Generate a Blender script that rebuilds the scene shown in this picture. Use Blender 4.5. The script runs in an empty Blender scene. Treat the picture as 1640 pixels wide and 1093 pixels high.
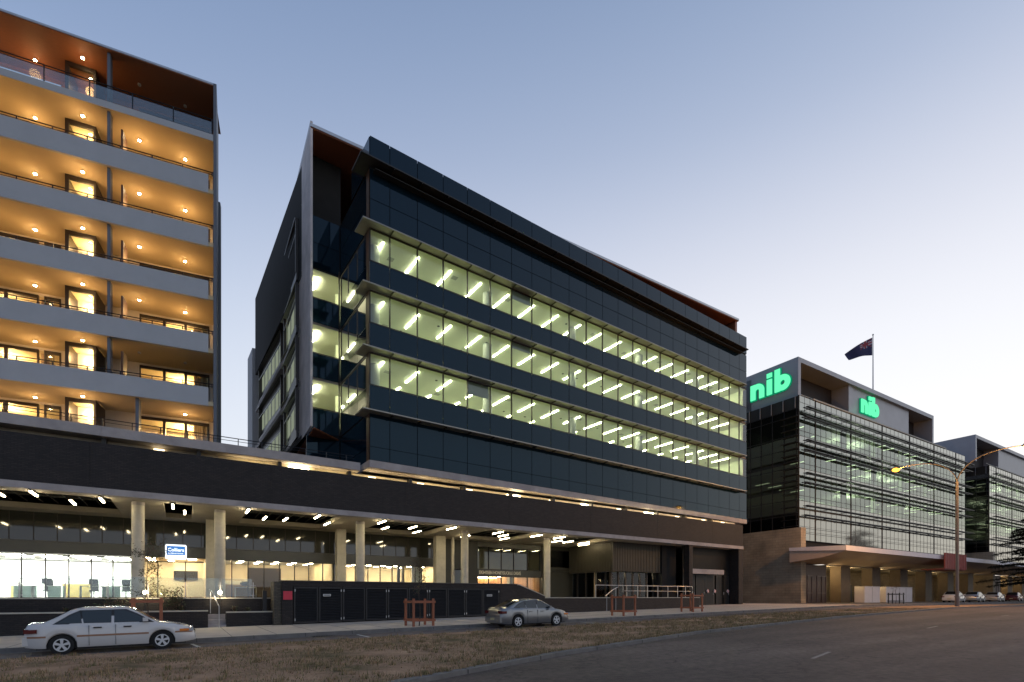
import bpy, math, random
from math import sin, cos, pi, radians as R
import numpy as np
random.seed(7); rng = np.random.default_rng(7)
scene = bpy.context.scene
col = scene.collection
# ---------------------------------------------------------------- camera, sky, exposure
EYE = 1.7
VIEW = R(57.104)                       # angle of the view axis from the street direction (+X)
cam = bpy.data.cameras.new('camera'); camo = bpy.data.objects.new('camera', cam); col.objects.link(camo)
cam.sensor_width = 36; cam.lens = 17.89; cam.shift_y = .2497; cam.clip_end = 3000; cam.clip_start = .1
camo.location = (0, 0, EYE); camo.rotation_euler = (R(90), 0, VIEW - R(90))
scene.camera = camo
scene.view_settings.view_transform = 'Standard'; scene.view_settings.look = 'None'
scene.view_settings.exposure = .15; scene.view_settings.gamma = 1
cy = scene.cycles
cy.max_bounces = 7; cy.diffuse_bounces = 3; cy.glossy_bounces = 4; cy.transmission_bounces = 4; cy.transparent_max_bounces = 12
cy.caustics_reflective = False; cy.caustics_refractive = False; cy.sample_clamp_indirect = 4
SUN_EL, SUN_AZ = R(-3.0), R(14)       # just set, beyond the far end of the street
world = bpy.data.worlds.new('World'); scene.world = world; world.use_nodes = True
wn, wl = world.node_tree.nodes, world.node_tree.links
wn.clear()
wo = wn.new('ShaderNodeOutputWorld'); bg = wn.new('ShaderNodeBackground'); wl.new(bg.outputs[0], wo.inputs[0])
def wmath(op, a, b=None, clamp=False):
    m = wn.new('ShaderNodeMath'); m.operation = op; m.use_clamp = clamp
    for i, v in enumerate((a, b)):
        if v is None: continue
        if isinstance(v, (int, float)): m.inputs[i].default_value = v
        else: wl.new(v, m.inputs[i])
    return m.outputs[0]
def s2l(c):
    return tuple((x/255/12.92 if x/255 <= .04045 else ((x/255+.055)/1.055)**2.4) for x in c) + (1,)
tc = wn.new('ShaderNodeTexCoord'); sp = wn.new('ShaderNodeSeparateXYZ'); wl.new(tc.outputs['Generated'], sp.inputs[0])
elev = wmath('ARCSINE', sp.outputs[2])
hx = wmath('SQRT', wmath('ADD', wmath('MULTIPLY', sp.outputs[0], sp.outputs[0]), wmath('MULTIPLY', sp.outputs[1], sp.outputs[1])))
az = wmath('DIVIDE', wmath('ADD', wmath('MULTIPLY', sp.outputs[0], cos(SUN_AZ)), wmath('MULTIPLY', sp.outputs[1], sin(SUN_AZ))), wmath('MAXIMUM', hx, .001))
def ramp(stops):
    r = wn.new('ShaderNodeValToRGB'); r.color_ramp.interpolation = 'B_SPLINE'
    e = r.color_ramp.elements
    while len(e) < len(stops): e.new(.5)
    for i, (p, c) in enumerate(stops): e[i].position = p; e[i].color = s2l(c)
    wl.new(wmath('DIVIDE', wmath('MAXIMUM', elev, 0), pi/2), r.inputs[0]); return r.outputs[0]
rs = ramp([(0, (252, 241, 222)), (.13, (247, 247, 249)), (.24, (238, 239, 244)), (.34, (214, 217, 229)), (.45, (164, 178, 204)), (.58, (126, 147, 180)), (1, (80, 104, 145))])
ra = ramp([(0, (228, 232, 238)), (.13, (216, 224, 235)), (.24, (194, 207, 227)), (.34, (166, 184, 213)), (.45, (128, 150, 186)), (.58, (108, 132, 170)), (1, (70, 95, 136))])
rb = ramp([(0, (158, 168, 190)), (.12, (148, 164, 192)), (.30, (122, 146, 180)), (.55, (94, 118, 156)), (1, (70, 94, 136))])
def wmix(f, a, b):
    m = wn.new('ShaderNodeMix'); m.data_type = 'RGBA'
    if isinstance(f, (int, float)): m.inputs[0].default_value = f
    else: wl.new(f, m.inputs[0])
    wl.new(a, m.inputs[6]); wl.new(b, m.inputs[7]); return m.outputs[2]
f1 = wmath('MULTIPLY', wmath('SUBTRACT', az, .0), 1/1.0, True)       # towards the afterglow
f2 = wmath('MULTIPLY', wmath('SUBTRACT', .0, az), 1/.95, True)         # the dark side behind
twi = wmix(f2, wmix(f1, ra, rs), rb)
sky = wn.new('ShaderNodeTexSky'); sky.sky_type = 'NISHITA'; sky.sun_disc = False
sky.sun_elevation = SUN_EL; sky.sun_rotation = pi/2 - SUN_AZ; sky.air_density = 1.2; sky.dust_density = 1.0
sk = wn.new('ShaderNodeVectorMath'); sk.operation = 'SCALE'; wl.new(sky.outputs[0], sk.inputs[0]); sk.inputs['Scale'].default_value = .12
ad = wn.new('ShaderNodeVectorMath'); ad.operation = 'ADD'; wl.new(twi, ad.inputs[0]); wl.new(sk.outputs[0], ad.inputs[1])
wl.new(ad.outputs[0], bg.inputs[0]); bg.inputs[1].default_value = 1.0
# ---------------------------------------------------------------- materials
MATS = {}
def mat(name, rgb, rough=.6, metal=0, var=.12, vs=1.5, bump=.0, bs=40, spec=.5, coat=0, srgb=False, stretch=None):
    if name in MATS: return MATS[name]
    m = bpy.data.materials.new(name); m.use_nodes = True; n, l = m.node_tree.nodes, m.node_tree.links
    b = n['Principled BSDF']; b.inputs['Roughness'].default_value = rough; b.inputs['Metallic'].default_value = metal
    b.inputs['Specular IOR Level'].default_value = spec; b.inputs['Coat Weight'].default_value = coat; b.inputs['Coat Roughness'].default_value = .04
    c = s2l(rgb) if srgb else tuple(rgb) + (1,)
    t = n.new('ShaderNodeTexCoord'); src = t.outputs['Object']
    if stretch:
        mp = n.new('ShaderNodeMapping'); mp.inputs['Scale'].default_value = stretch; l.new(src, mp.inputs[0]); src = mp.outputs[0]
    if var:
        no = n.new('ShaderNodeTexNoise'); no.inputs['Scale'].default_value = vs; no.inputs['Detail'].default_value = 6; no.inputs['Roughness'].default_value = .65
        l.new(src, no.inputs[0]); r = n.new('ShaderNodeValToRGB'); l.new(no.outputs[0], r.inputs[0])
        r.color_ramp.elements[0].position = .3; r.color_ramp.elements[1].position = .7
        r.color_ramp.elements[0].color = tuple(x*(1-var) for x in c[:3]) + (1,); r.color_ramp.elements[1].color = tuple(min(1, x*(1+var)) for x in c[:3]) + (1,)
        l.new(r.outputs[0], b.inputs['Base Color'])
    else: b.inputs['Base Color'].default_value = c
    if bump:
        nb = n.new('ShaderNodeTexNoise'); nb.inputs['Scale'].default_value = bs; nb.inputs['Detail'].default_value = 4; l.new(src, nb.inputs[0])
        bp = n.new('ShaderNodeBump'); bp.inputs['Strength'].default_value = bump; bp.inputs['Distance'].default_value = .02; l.new(nb.outputs[0], bp.inputs['Height']); l.new(bp.outputs[0], b.inputs['Normal'])
    MATS[name] = m; return m
def emit(name, rgb, st):
    if name in MATS: return MATS[name]
    m = bpy.data.materials.new(name); m.use_nodes = True; n = m.node_tree.nodes; n.clear()
    e = n.new('ShaderNodeEmission'); o = n.new('ShaderNodeOutputMaterial'); m.node_tree.links.new(e.outputs[0], o.inputs[0])
    e.inputs[0].default_value = tuple(rgb) + (1,); e.inputs[1].default_value = st; MATS[name] = m; return m
def glass(name, tint=(.8, .85, .8), ior=1.5, extra=.02, rough=.0, gcol=(.95, .97, 1)):
    m = bpy.data.materials.new(name); m.use_nodes = True; n, l = m.node_tree.nodes, m.node_tree.links; n.clear()
    o = n.new('ShaderNodeOutputMaterial'); mx = n.new('ShaderNodeMixShader'); tr = n.new('ShaderNodeBsdfTransparent'); gl = n.new('ShaderNodeBsdfGlossy'); fr = n.new('ShaderNodeFresnel'); ad = n.new('ShaderNodeMath')
    tr.inputs[0].default_value = tuple(tint) + (1,); gl.inputs['Roughness'].default_value = rough; gl.inputs[0].default_value = tuple(gcol)+(1,)
    fr.inputs[0].default_value = ior; ad.operation = 'ADD'; ad.use_clamp = True; ad.inputs[1].default_value = extra; l.new(fr.outputs[0], ad.inputs[0])
    l.new(ad.outputs[0], mx.inputs[0]); l.new(tr.outputs[0], mx.inputs[1]); l.new(gl.outputs[0], mx.inputs[2]); l.new(mx.outputs[0], o.inputs[0])
    MATS[name] = m; return m
def brick(name, c1, c2, mortar, bw=.23, bh=.076, ms=.012, bump=.5, rough=.7):
    m = bpy.data.materials.new(name); m.use_nodes = True; n, l = m.node_tree.nodes, m.node_tree.links; b = n['Principled BSDF']
    t = n.new('ShaderNodeTexCoord'); s = n.new('ShaderNodeSeparateXYZ'); l.new(t.outputs['Object'], s.inputs[0])
    a = n.new('ShaderNodeMath'); a.operation = 'ADD'; l.new(s.outputs[0], a.inputs[0]); l.new(s.outputs[1], a.inputs[1])
    c = n.new('ShaderNodeCombineXYZ'); l.new(a.outputs[0], c.inputs[0]); l.new(s.outputs[2], c.inputs[1])
    k = n.new('ShaderNodeTexBrick'); l.new(c.outputs[0], k.inputs[0]); k.inputs['Scale'].default_value = 1
    k.inputs['Brick Width'].default_value = bw; k.inputs['Row Height'].default_value = bh; k.inputs['Mortar Size'].default_value = ms; k.inputs['Bias'].default_value = -.1
    k.inputs['Color1'].default_value = tuple(c1) + (1,); k.inputs['Color2'].default_value = tuple(c2) + (1,); k.inputs['Mortar'].default_value = tuple(mortar) + (1,)
    no = n.new('ShaderNodeTexNoise'); no.inputs['Scale'].default_value = .7; no.inputs['Detail'].default_value = 5; l.new(t.outputs['Object'], no.inputs[0])
    mx = n.new('ShaderNodeMix'); mx.data_type = 'RGBA'; mx.blend_type = 'MULTIPLY'; mx.inputs[0].default_value = .75; l.new(k.outputs[0], mx.inputs[6]); l.new(no.outputs[0], mx.inputs[7])
    l.new(mx.outputs[2], b.inputs['Base Color']); b.inputs['Roughness'].default_value = rough
    bp = n.new('ShaderNodeBump'); bp.inputs['Strength'].default_value = bump; bp.inputs['Distance'].default_value = .01; bp.invert = True; l.new(k.outputs['Fac'], bp.inputs['Height']); l.new(bp.outputs[0], b.inputs['Normal'])
    MATS[name] = m; return m
def timber(name, c1, c2, w=.12, rough=.5):
    m = bpy.data.materials.new(name); m.use_nodes = True; n, l = m.node_tree.nodes, m.node_tree.links; b = n['Principled BSDF']
    t = n.new('ShaderNodeTexCoord'); mp = n.new('ShaderNodeMapping'); mp.inputs['Scale'].default_value = (1/w, 1/w, .02); mp.inputs['Location'].default_value = (.31, .47, .53); l.new(t.outputs['Object'], mp.inputs[0])
    no = n.new('ShaderNodeTexWhiteNoise'); fl = n.new('ShaderNodeVectorMath'); fl.operation = 'FLOOR'; l.new(mp.outputs[0], fl.inputs[0]); l.new(fl.outputs[0], no.inputs[0])
    r = n.new('ShaderNodeValToRGB'); r.color_ramp.elements[0].color = tuple(c1) + (1,); r.color_ramp.elements[1].color = tuple(c2) + (1,); l.new(no.outputs[0], r.inputs[0])
    l.new(r.outputs[0], b.inputs['Base Color']); b.inputs['Roughness'].default_value = rough; MATS[name] = m; return m
concrete = mat('concrete', (.34, .315, .31), .75, var=.22, vs=.9, bump=.25, bs=14)
pale_conc = mat('pale_concrete', (.46, .43, .36), .7, var=.14, vs=2.2, bump=.15, bs=20)
soffit_m = mat('soffit_concrete', (.42, .38, .31), .8, var=.12, vs=1.2)
render_m = mat('painted_render', (.44, .45, .46), .7, var=.05, vs=.8)
ceil_m = mat('painted_soffit', (.55, .46, .29), .8, var=.04, vs=.7)
wallw = mat('white_wall', (.62, .58, .5), .8, var=.03)
dark_m = mat('dark_metal', (.018, .018, .020), .4, .2, var=.2, vs=4)
frame_m = mat('bronze_frame', (.035, .027, .022), .45, .3, var=.1)
steel_m = mat('galvanised_steel', (.5, .5, .5), .42, .8, var=.12, vs=5)
rail_m = mat('rail_metal', (.02, .021, .025), .4, .5, var=0)
panel_m = mat('spandrel_glass', (.004, .013, .022), .03, 0, var=.10, vs=.25, spec=.50)
panel_m.node_tree.nodes['Principled BSDF'].inputs['Specular Tint'].default_value = (.34, .50, .62, 1)
greyp_m = mat('grey_cladding', (.085, .083, .072), .32, .25, var=.10, vs=.6)
dkclad_m = mat('dark_cladding', (.030, .029, .026), .45, .3, var=.15, vs=.8)
zinc_m = mat('zinc_cladding', (.30, .31, .34), .45, .3, var=.08, vs=.5)
void_m = mat('dark_void', (.012, .011, .010), .9, var=.2)
wood_soffit = mat('timber_soffit', (.24, .075, .028), .5, var=.16, vs=3, stretch=(1, 8, 1))
canopy_m = mat('canopy_metal', (.26, .25, .22), .38, .5, var=.08, vs=2)
brick_dark = brick('dark_brick', (.018, .014, .014), (.042, .031, .029), (.008, .006, .006))
brick_lit = brick('lit_brick', (.10, .085, .06), (.16, .13, .09), (.05, .045, .035))  # lit copy of the dark brick: lamplight put into a paler tan
block_m = brick('stone_block', (.42, .34, .24), (.50, .41, .29), (.26, .21, .155), .8, .30, .012, .3, .8)
timber_m = timber('timber_panel', (.28, .13, .06), (.46, .25, .12))
glass_clear = glass('clear_glass', (.93, .95, .92), 1.45, .0)
glass_office = glass('office_glass', (.76, .84, .74), 1.5, .02)
glass_side = glass('return_glass', (.95, .97, .92), 1.25, .0)
glass_dark = glass('grey_glass', (.28, .30, .30), 1.5, .05)
glass_coat = glass('coated_glass', (.42, .52, .50), 1.5, .17, .015, (.84, .90, .82))
coat_panel = mat('coated_panel', (.36, .365, .33), .10, .85, var=.06, vs=.4)
glass_bal = glass('balustrade_glass', (.86, .9, .88), 1.45, .05)
def asphalt_mat(name, c):
    m = bpy.data.materials.new(name); m.use_nodes = True; n, l = m.node_tree.nodes, m.node_tree.links; b = n['Principled BSDF']; b.inputs['Specular IOR Level'].default_value = .35
    t = n.new('ShaderNodeTexCoord')
    def noise(sc, stretch=(1, 1, 1), det=6):
        mp = n.new('ShaderNodeMapping'); mp.inputs['Scale'].default_value = stretch; l.new(t.outputs['Object'], mp.inputs[0]); q = n.new('ShaderNodeTexNoise'); q.inputs['Scale'].default_value = sc; q.inputs['Detail'].default_value = det; l.new(mp.outputs[0], q.inputs[0]); return q.outputs[0]
    def mul(a, lo, hi, p0, p1, prev):
        r = n.new('ShaderNodeMapRange'); r.inputs[1].default_value = p0; r.inputs[2].default_value = p1; r.inputs[3].default_value = lo; r.inputs[4].default_value = hi; l.new(a, r.inputs[0]); k = n.new('ShaderNodeMath'); k.operation = 'MULTIPLY'; l.new(r.outputs[0], k.inputs[0])
        if prev is None: k.inputs[1].default_value = 1
        else: l.new(prev, k.inputs[1])
        return k.outputs[0]
    v = mul(noise(.5, (.10, 1.6, 1)), .72, 1.25, .35, .65, None); v = mul(noise(.18), .8, 1.2, .35, .65, v); v = mul(noise(7, det=8), .72, 1.28, .3, .7, v); v = mul(noise(90), .6, 1.4, .3, .7, v)
    vo = n.new('ShaderNodeTexVoronoi'); vo.feature = 'DISTANCE_TO_EDGE'; vo.inputs['Scale'].default_value = .34; ad = n.new('ShaderNodeVectorMath'); l.new(t.outputs['Object'], ad.inputs[0]); q = n.new('ShaderNodeTexNoise'); q.inputs['Scale'].default_value = 2.2; q.inputs['Detail'].default_value = 8; l.new(t.outputs['Object'], q.inputs[0]); l.new(q.outputs[1], ad.inputs[1]); l.new(ad.outputs[0], vo.inputs[0])
    v = mul(vo.outputs[0], .55, 1, .0, .012, v)
    sc = n.new('ShaderNodeVectorMath'); sc.operation = 'SCALE'; sc.inputs[0].default_value = c; l.new(v, sc.inputs['Scale']); l.new(sc.outputs[0], b.inputs['Base Color']); b.inputs['Roughness'].default_value = .8
    bp = n.new('ShaderNodeBump'); bp.inputs['Strength'].default_value = .6; bp.inputs['Distance'].default_value = .012; l.new(noise(110), bp.inputs['Height']); l.new(bp.outputs[0], b.inputs['Normal']); return m
asphalt = asphalt_mat('asphalt', (.105, .080, .070))
asphalt2 = asphalt_mat('worn_asphalt', (.12, .10, .094))
footp = mat('footpath_concrete', (.52, .45, .36), .85, var=.16, vs=.8, bump=.2, bs=30)
kerb_m = mat('kerb_concrete', (.16, .15, .14), .85, var=.25, vs=3, bump=.3)
paint_w = mat('road_paint', (.6, .6, .56), .7, var=.2, vs=9)
orange_t = mat('stained_timber', (.30, .095, .045), .6, var=.18, vs=6, stretch=(4, 4, 1))
def ground_mat():
    m = bpy.data.materials.new('dry_lawn'); m.use_nodes = True; n, l = m.node_tree.nodes, m.node_tree.links; b = n['Principled BSDF']; b.inputs['Roughness'].default_value = .95; b.inputs['Specular IOR Level'].default_value = .1
    t = n.new('ShaderNodeTexCoord'); no = n.new('ShaderNodeTexNoise'); no.inputs['Scale'].default_value = .55; no.inputs['Detail'].default_value = 9; no.inputs['Roughness'].default_value = .7; l.new(t.outputs['Object'], no.inputs[0])
    r = n.new('ShaderNodeValToRGB'); e = r.color_ramp.elements; e[0].position = .34; e[0].color = (.13, .11, .055, 1); e[1].position = .66; e[1].color = (.50, .33, .21, 1); q = e.new(.5); q.color = (.34, .22, .14, 1)
    l.new(no.outputs[0], r.inputs[0]); l.new(r.outputs[0], b.inputs['Base Color'])
    n2 = n.new('ShaderNodeTexNoise'); n2.inputs['Scale'].default_value = 22; n2.inputs['Detail'].default_value = 6; l.new(t.outputs['Object'], n2.inputs[0]); bp = n.new('ShaderNodeBump'); bp.inputs['Strength'].default_value = .9; bp.inputs['Distance'].default_value = .05; l.new(n2.outputs[0], bp.inputs['Height']); l.new(bp.outputs[0], b.inputs['Normal'])
    return m
lawn_m = ground_mat()
tube_e = emit('tube_light', (1, .82, .48), 52)
office_e = emit('office_tube', (1, .97, .66), 52)
white_e = emit('shop_panel_light', (1, .99, .96), 60)
warm_e = emit('warm_panel_light', (1, .84, .55), 85)
bulb_e = emit('lamp_bulb', (1, .80, .45), 130)
# ---------------------------------------------------------------- mesh helpers
SPLIT = {'mullion', 'side_stripe', 'pier', 'bracket', 'window_frame', 'service_duct', 'slot_post', 'brick_pier', 'dark_screen', 'privacy_screen', 'divider_wall', 'louvre_post', 'office_furniture', 'desk_screen', 'low_cabinet', 'grey_cladding_wall', 'dark_louvre', 'ceiling_light', 'blade_bracket', 'lower_planter_wall', 'coping', 'planter_soil', 'timber_lining', 'lobby_lining', 'lobby_ceiling', 'coffer_ceiling', 'upper_planter_wall', 'balcony_wall', 'room_lining', 'core_wall', 'ceiling', 'office_floor', 'floor_slab', 'concrete_slab', 'pane', 'hinge', 'roof_edge_rail', 'column_collar', 'inner_wall', 'end_wall', 'plate_marking', 'slot_lining', 'counter', 'collar', 'louvre_blade', 'door_frame'}
class MB:
    def __init__(s): s.v = []; s.f = []; s.mi = []; s.cm = 0; s.gr = []
    def add(s, vs, fs):
        s.gr.append((len(s.v), len(s.f)))
        o = len(s.v); s.v += [tuple(v) for v in vs]; s.f += [tuple(o+i for i in f) for f in fs]; s.mi += [s.cm]*len(fs)
    def box(s, x0, x1, y0, y1, z0, z1):
        s.add([(x, y, z) for z in (z0, z1) for y in (y0, y1) for x in (x0, x1)], [(0, 2, 3, 1), (4, 5, 7, 6), (0, 1, 5, 4), (2, 6, 7, 3), (0, 4, 6, 2), (1, 3, 7, 5)]); return s
    def prism(s, poly, axis, a0, a1):
        # poly: 2D points in the remaining two axes, extruded along axis
        def P(p, a):
            return (a, p[0], p[1]) if axis == 0 else ((p[0], a, p[1]) if axis == 1 else (p[0], p[1], a))
        n = len(poly); s.add([P(p, a0) for p in poly] + [P(p, a1) for p in poly], [tuple(range(n))[::-1], tuple(range(n, 2*n))] + [(i, (i+1) % n, n+(i+1) % n, n+i) for i in range(n)]); return s
    def cyl(s, p, q, r0, r1=None, n=14, cap=True):
        r1 = r0 if r1 is None else r1; p = np.array(p, float); q = np.array(q, float); d = q-p; d /= np.linalg.norm(d)
        a = np.cross(d, (0, 0, 1) if abs(d[2]) < .9 else (1, 0, 0)); a /= np.linalg.norm(a); b = np.cross(d, a)
        c = [a*cos(2*pi*i/n)+b*sin(2*pi*i/n) for i in range(n)]
        fs = [(i, (i+1) % n, n+(i+1) % n, n+i) for i in range(n)]
        if cap: fs += [tuple(range(n))[::-1], tuple(range(n, 2*n))]
        s.add([p+r0*x for x in c]+[q+r1*x for x in c], fs); return s
    def tube(s, pts, r, n=8):
        for i in range(len(pts)-1): s.cyl(pts[i], pts[i+1], r if not isinstance(r, (list, tuple)) else r[i], r if not isinstance(r, (list, tuple)) else r[i+1], n)
        return s
    def sphere(s, c, r, n=10, m=7, sz=1):
        vs = [(c[0]+r*sin(pi*j/m)*cos(2*pi*i/n), c[1]+r*sin(pi*j/m)*sin(2*pi*i/n), c[2]+sz*r*cos(pi*j/m)) for j in range(m+1) for i in range(n)]
        s.add(vs, [(j*n+i, (j+1)*n+i, (j+1)*n+(i+1) % n, j*n+(i+1) % n) for j in range(m) for i in range(n)]); return s
    def ring(s, cx, cz, ri, ro, y0, y1, a0=0, a1=2*pi, n=28, axis='x'):
        # flat ring sector in the x-z plane with thickness y0..y1
        vs = []
        for i in range(n+1):
            a = a0+(a1-a0)*i/n
            for r in (ri, ro):
                for y in (y0, y1): vs.append((cx+r*cos(a), y, cz+r*sin(a)))
        fs = []
        for i in range(n):
            o = 4*i; fs += [(o, o+2, o+6, o+4), (o+1, o+5, o+7, o+3), (o+2, o+3, o+7, o+6), (o, o+4, o+5, o+1)]
        fs += [(0, 1, 3, 2), (4*n, 4*n+2, 4*n+3, 4*n+1)]
        s.add(vs, fs); return s
    def build(s, name, mats, parent=None, org=(0, 0, 0), smooth=False, label=None):
        if name in SPLIT and len(s.gr) > 1 and len(s.gr) <= 110:
            out = []
            for i, (v0, f0) in enumerate(s.gr):
                v1, f1 = s.gr[i+1] if i+1 < len(s.gr) else (len(s.v), len(s.f)); q = MB(); q.add(s.v[v0:v1], [tuple(k-v0 for k in f) for f in s.f[f0:f1]]); out.append(q.build(name, mats, parent, org, smooth, label))
            return out[0]
        me = bpy.data.meshes.new(name); me.from_pydata([(v[0]-org[0], v[1]-org[1], v[2]-org[2]) for v in s.v], [], s.f)
        if not isinstance(mats, (list, tuple)): mats = [mats]
        for m in mats: me.materials.append(m)
        if len(mats) > 1: me.polygons.foreach_set('material_index', s.mi)
        if smooth:
            me.polygons.foreach_set('use_smooth', [True]*len(me.polygons))
            me.set_sharp_from_angle(angle=R(35))
        me.update(); o = bpy.data.objects.new(name, me); col.objects.link(o)
        if parent is not None: o.parent = parent
        if label: o['label'] = label
        return o
def tag(o, label, cat, group=None, kind=None):
    if label: o['label'] = label
    if cat: o['category'] = cat
    if group: o['group'] = group
    if kind: o['kind'] = kind
    return o
def thing(name, label, cat, loc=(0, 0, 0), rz=0, group=None):
    o = bpy.data.objects.new(name, None); o.empty_display_size = .3; col.objects.link(o); o.location = loc; o.rotation_euler = (0, 0, rz)
    return tag(o, label, cat, group)
def struct(o): o['kind'] = 'structure'; return o
def copy_tree(o, parent=None):
    c = o.copy(); col.objects.link(c)
    if parent is not None: c.parent = parent
    for ch in list(o.children): copy_tree(ch, c)
    return c
def text_mesh(name, txt, size, ext, m, parent=None, loc=(0, 0, 0), rot=(pi/2, 0, 0), bold=0, width=None, sx=1):
    cu = bpy.data.curves.new(name+'_curve', 'FONT'); cu.body = txt; cu.size = size; cu.extrude = ext; cu.offset = bold; cu.align_x = 'CENTER'; cu.align_y = 'CENTER'; cu.resolution_u = 3
    t = bpy.data.objects.new(name+'_tmp', cu); col.objects.link(t); bpy.context.view_layer.update()
    me = bpy.data.meshes.new_from_object(t.evaluated_get(bpy.context.evaluated_depsgraph_get())); bpy.data.objects.remove(t); bpy.data.curves.remove(cu)
    me.materials.clear(); me.materials.append(m); me.name = name
    o = bpy.data.objects.new(name, me); col.objects.link(o); o.location = loc; o.rotation_euler = rot
    if width and len(me.vertices):
        xs = [v.co.x for v in me.vertices]; sx = width/(max(xs)-min(xs))
    o.scale = (sx, 1, 1)
    if parent is not None: o.parent = parent
    return o
class Frame:
    # a building's own axes, turned by yaw about the camera's foot point; coordinates (s, d, z)
    def __init__(s, yaw, org): s.yaw = R(yaw); s.org = org
    def loc(s, p=None):
        p = p or s.org; c, n = cos(s.yaw), sin(s.yaw); return (p[0]*c-p[1]*n, p[0]*n+p[1]*c, p[2])
def lamp(name, loc, energy, color, parent=None, radius=.05, typ='POINT', spot=None, rot=None):
    l = bpy.data.lights.new(name, typ); l.energy = energy; l.color = color; l.shadow_soft_size = radius
    if typ == 'SPOT': l.spot_size = spot or R(100); l.spot_blend = .6
    o = bpy.data.objects.new(name, l); col.objects.link(o); o.location = loc
    if rot: o.rotation_euler = rot
    if parent is not None: o.parent = parent
    return o
# ---------------------------------------------------------------- ground
def g(x): return .08+.0155*max(-40., min(48., x))
def lerp(pts, x):
    if x <= pts[0][0]: return pts[0][1]
    for (a, b), (c, d) in zip(pts, pts[1:]):
        if x <= c: return b+(d-b)*(x-a)/(c-a)
    return pts[-1][1]
EDGE = [(-60, 1.5), (-8, 5.4), (3, 8.7), (8, 10.4), (16, 12.3), (30, 13.8), (55, 14.4), (300, 15.2)]
def sheet(name, y0, y1, zo, m, xs, skirt=0, ny=1):
    b = MB()
    F = lambda y, x: y(x) if callable(y) else y
    rows = []
    for x in xs:
        ya, yb = F(y0, x), F(y1, x); r = [(x, ya+(yb-ya)*j/ny, g(x)+zo) for j in range(ny+1)]
        if skirt: r = [(x, ya, g(x)+zo-skirt)] + r + [(x, yb, g(x)+zo-skirt)]
        rows.append(r)
    w = len(rows[0]); vs = [p for r in rows for p in r]
    b.add(vs, [(i*w+j, (i+1)*w+j, (i+1)*w+j+1, i*w+j+1) for i in range(len(rows)-1) for j in range(w-1)])
    return struct(b.build(name, m))
XS = [-1500, -300, -100, -60, -40, -20] + list(range(-16, 50, 2)) + [56, 64, 80, 100, 140, 200, 300, 600, 1500]
sheet('ground', -1500, 1500, -.03, lawn_m, XS)
XR = [x for x in XS if -60 <= x <= 300]
sheet('road', -14, lambda x: lerp(EDGE, x)-.3, .0, asphalt, XR, ny=3)
sheet('parking_lane', 18.35, 21.0, .0, asphalt2, XR)
sheet('verge', lambda x: lerp(EDGE, x), lambda x: 18.3, .06, lawn_m, XR, .10, ny=6)
sheet('verge_kerb', lambda x: lerp(EDGE, x)-.25, lambda x: lerp(EDGE, x)-.003, .085, kerb_m, XR, .12)
sheet('kerb', 21.0, 21.16, .145, kerb_m, XR, .15)
sheet('gutter', 20.65, 20.997, .006, kerb_m, XR)
sheet('footpath', 21.163, 38.0, .142, footp, [x for x in XR if x < 52] + [52], .12)
sheet('forecourt', 21.163, 60.0, .138, mat('forecourt_paving', (.13, .115, .10), .8, var=.2, vs=.7), [52.003]+[x for x in XR if x > 52], .12)
# joints in the footpath, lane marks
b = MB()
for i in range(-6, 34):
    x = i*1.5; b.box(x, x+.015, 21.2, 27.9, g(x)+.1425, g(x)+.1465)
tag(b.build('footpath_joint', mat('joint_dark', (.05, .048, .045), .9, var=0)), None, None, kind='structure')
def mark(name, x0, y0, x1, y1, w=.1):
    d = math.hypot(x1-x0, y1-y0); nx, ny = -(y1-y0)/d*w/2, (x1-x0)/d*w/2; b = MB()
    b.add([(x0+nx, y0+ny, g(x0)+.005), (x0-nx, y0-ny, g(x0)+.005), (x1-nx, y1-ny, g(x1)+.005), (x1+nx, y1+ny, g(x1)+.005)], [(0, 1, 2, 3)])
    return struct(b.build(name, paint_w))
mark('parking_mark', .25, 20.55, .45, 19.0); mark('parking_mark', 5.9, 20.6, 5.9, 18.9); mark('parking_mark', 17.6, 20.6, 17.6, 18.9)
for x in (12.2, 24.5, 36.8, 49, 61): mark('lane_mark', x, lerp(EDGE, x)-5.3, x+1.6, lerp(EDGE, x+1.6)-5.3, .09).data.materials[0] = mat('faded_paint', (.24, .22, .20), .8, var=.4, vs=14)
b = MB()
for i in range(-8, 60): x = i*1.8+.4; b.box(x, x+.018, 20.99, 21.165, g(x), g(x)+.1475)
for i in range(-8, 40): x = i*2.4; b.box(x, x+.02, lerp(EDGE, x)-.255, lerp(EDGE, x)+.0, g(x), g(x)+.0875)
tag(b.build('kerb_joint', MATS['joint_dark']), None, None, kind='structure')
b = MB(); b.box(4.2, 5.1, 20.62, 20.98, g(4.6)-.01, g(4.6)+.012)
for k in range(9): b.box(4.24+.095*k, 4.28+.095*k, 20.65, 20.95, g(4.6)+.012, g(4.6)+.02)
o = b.build('drain_grate', dark_m, None, (4.65, 20.8, g(4.6))); o.location = (4.65, 20.8, g(4.6)); tag(o, 'small dark iron drain grate in the gutter beside the parking lane', 'drain')
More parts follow.
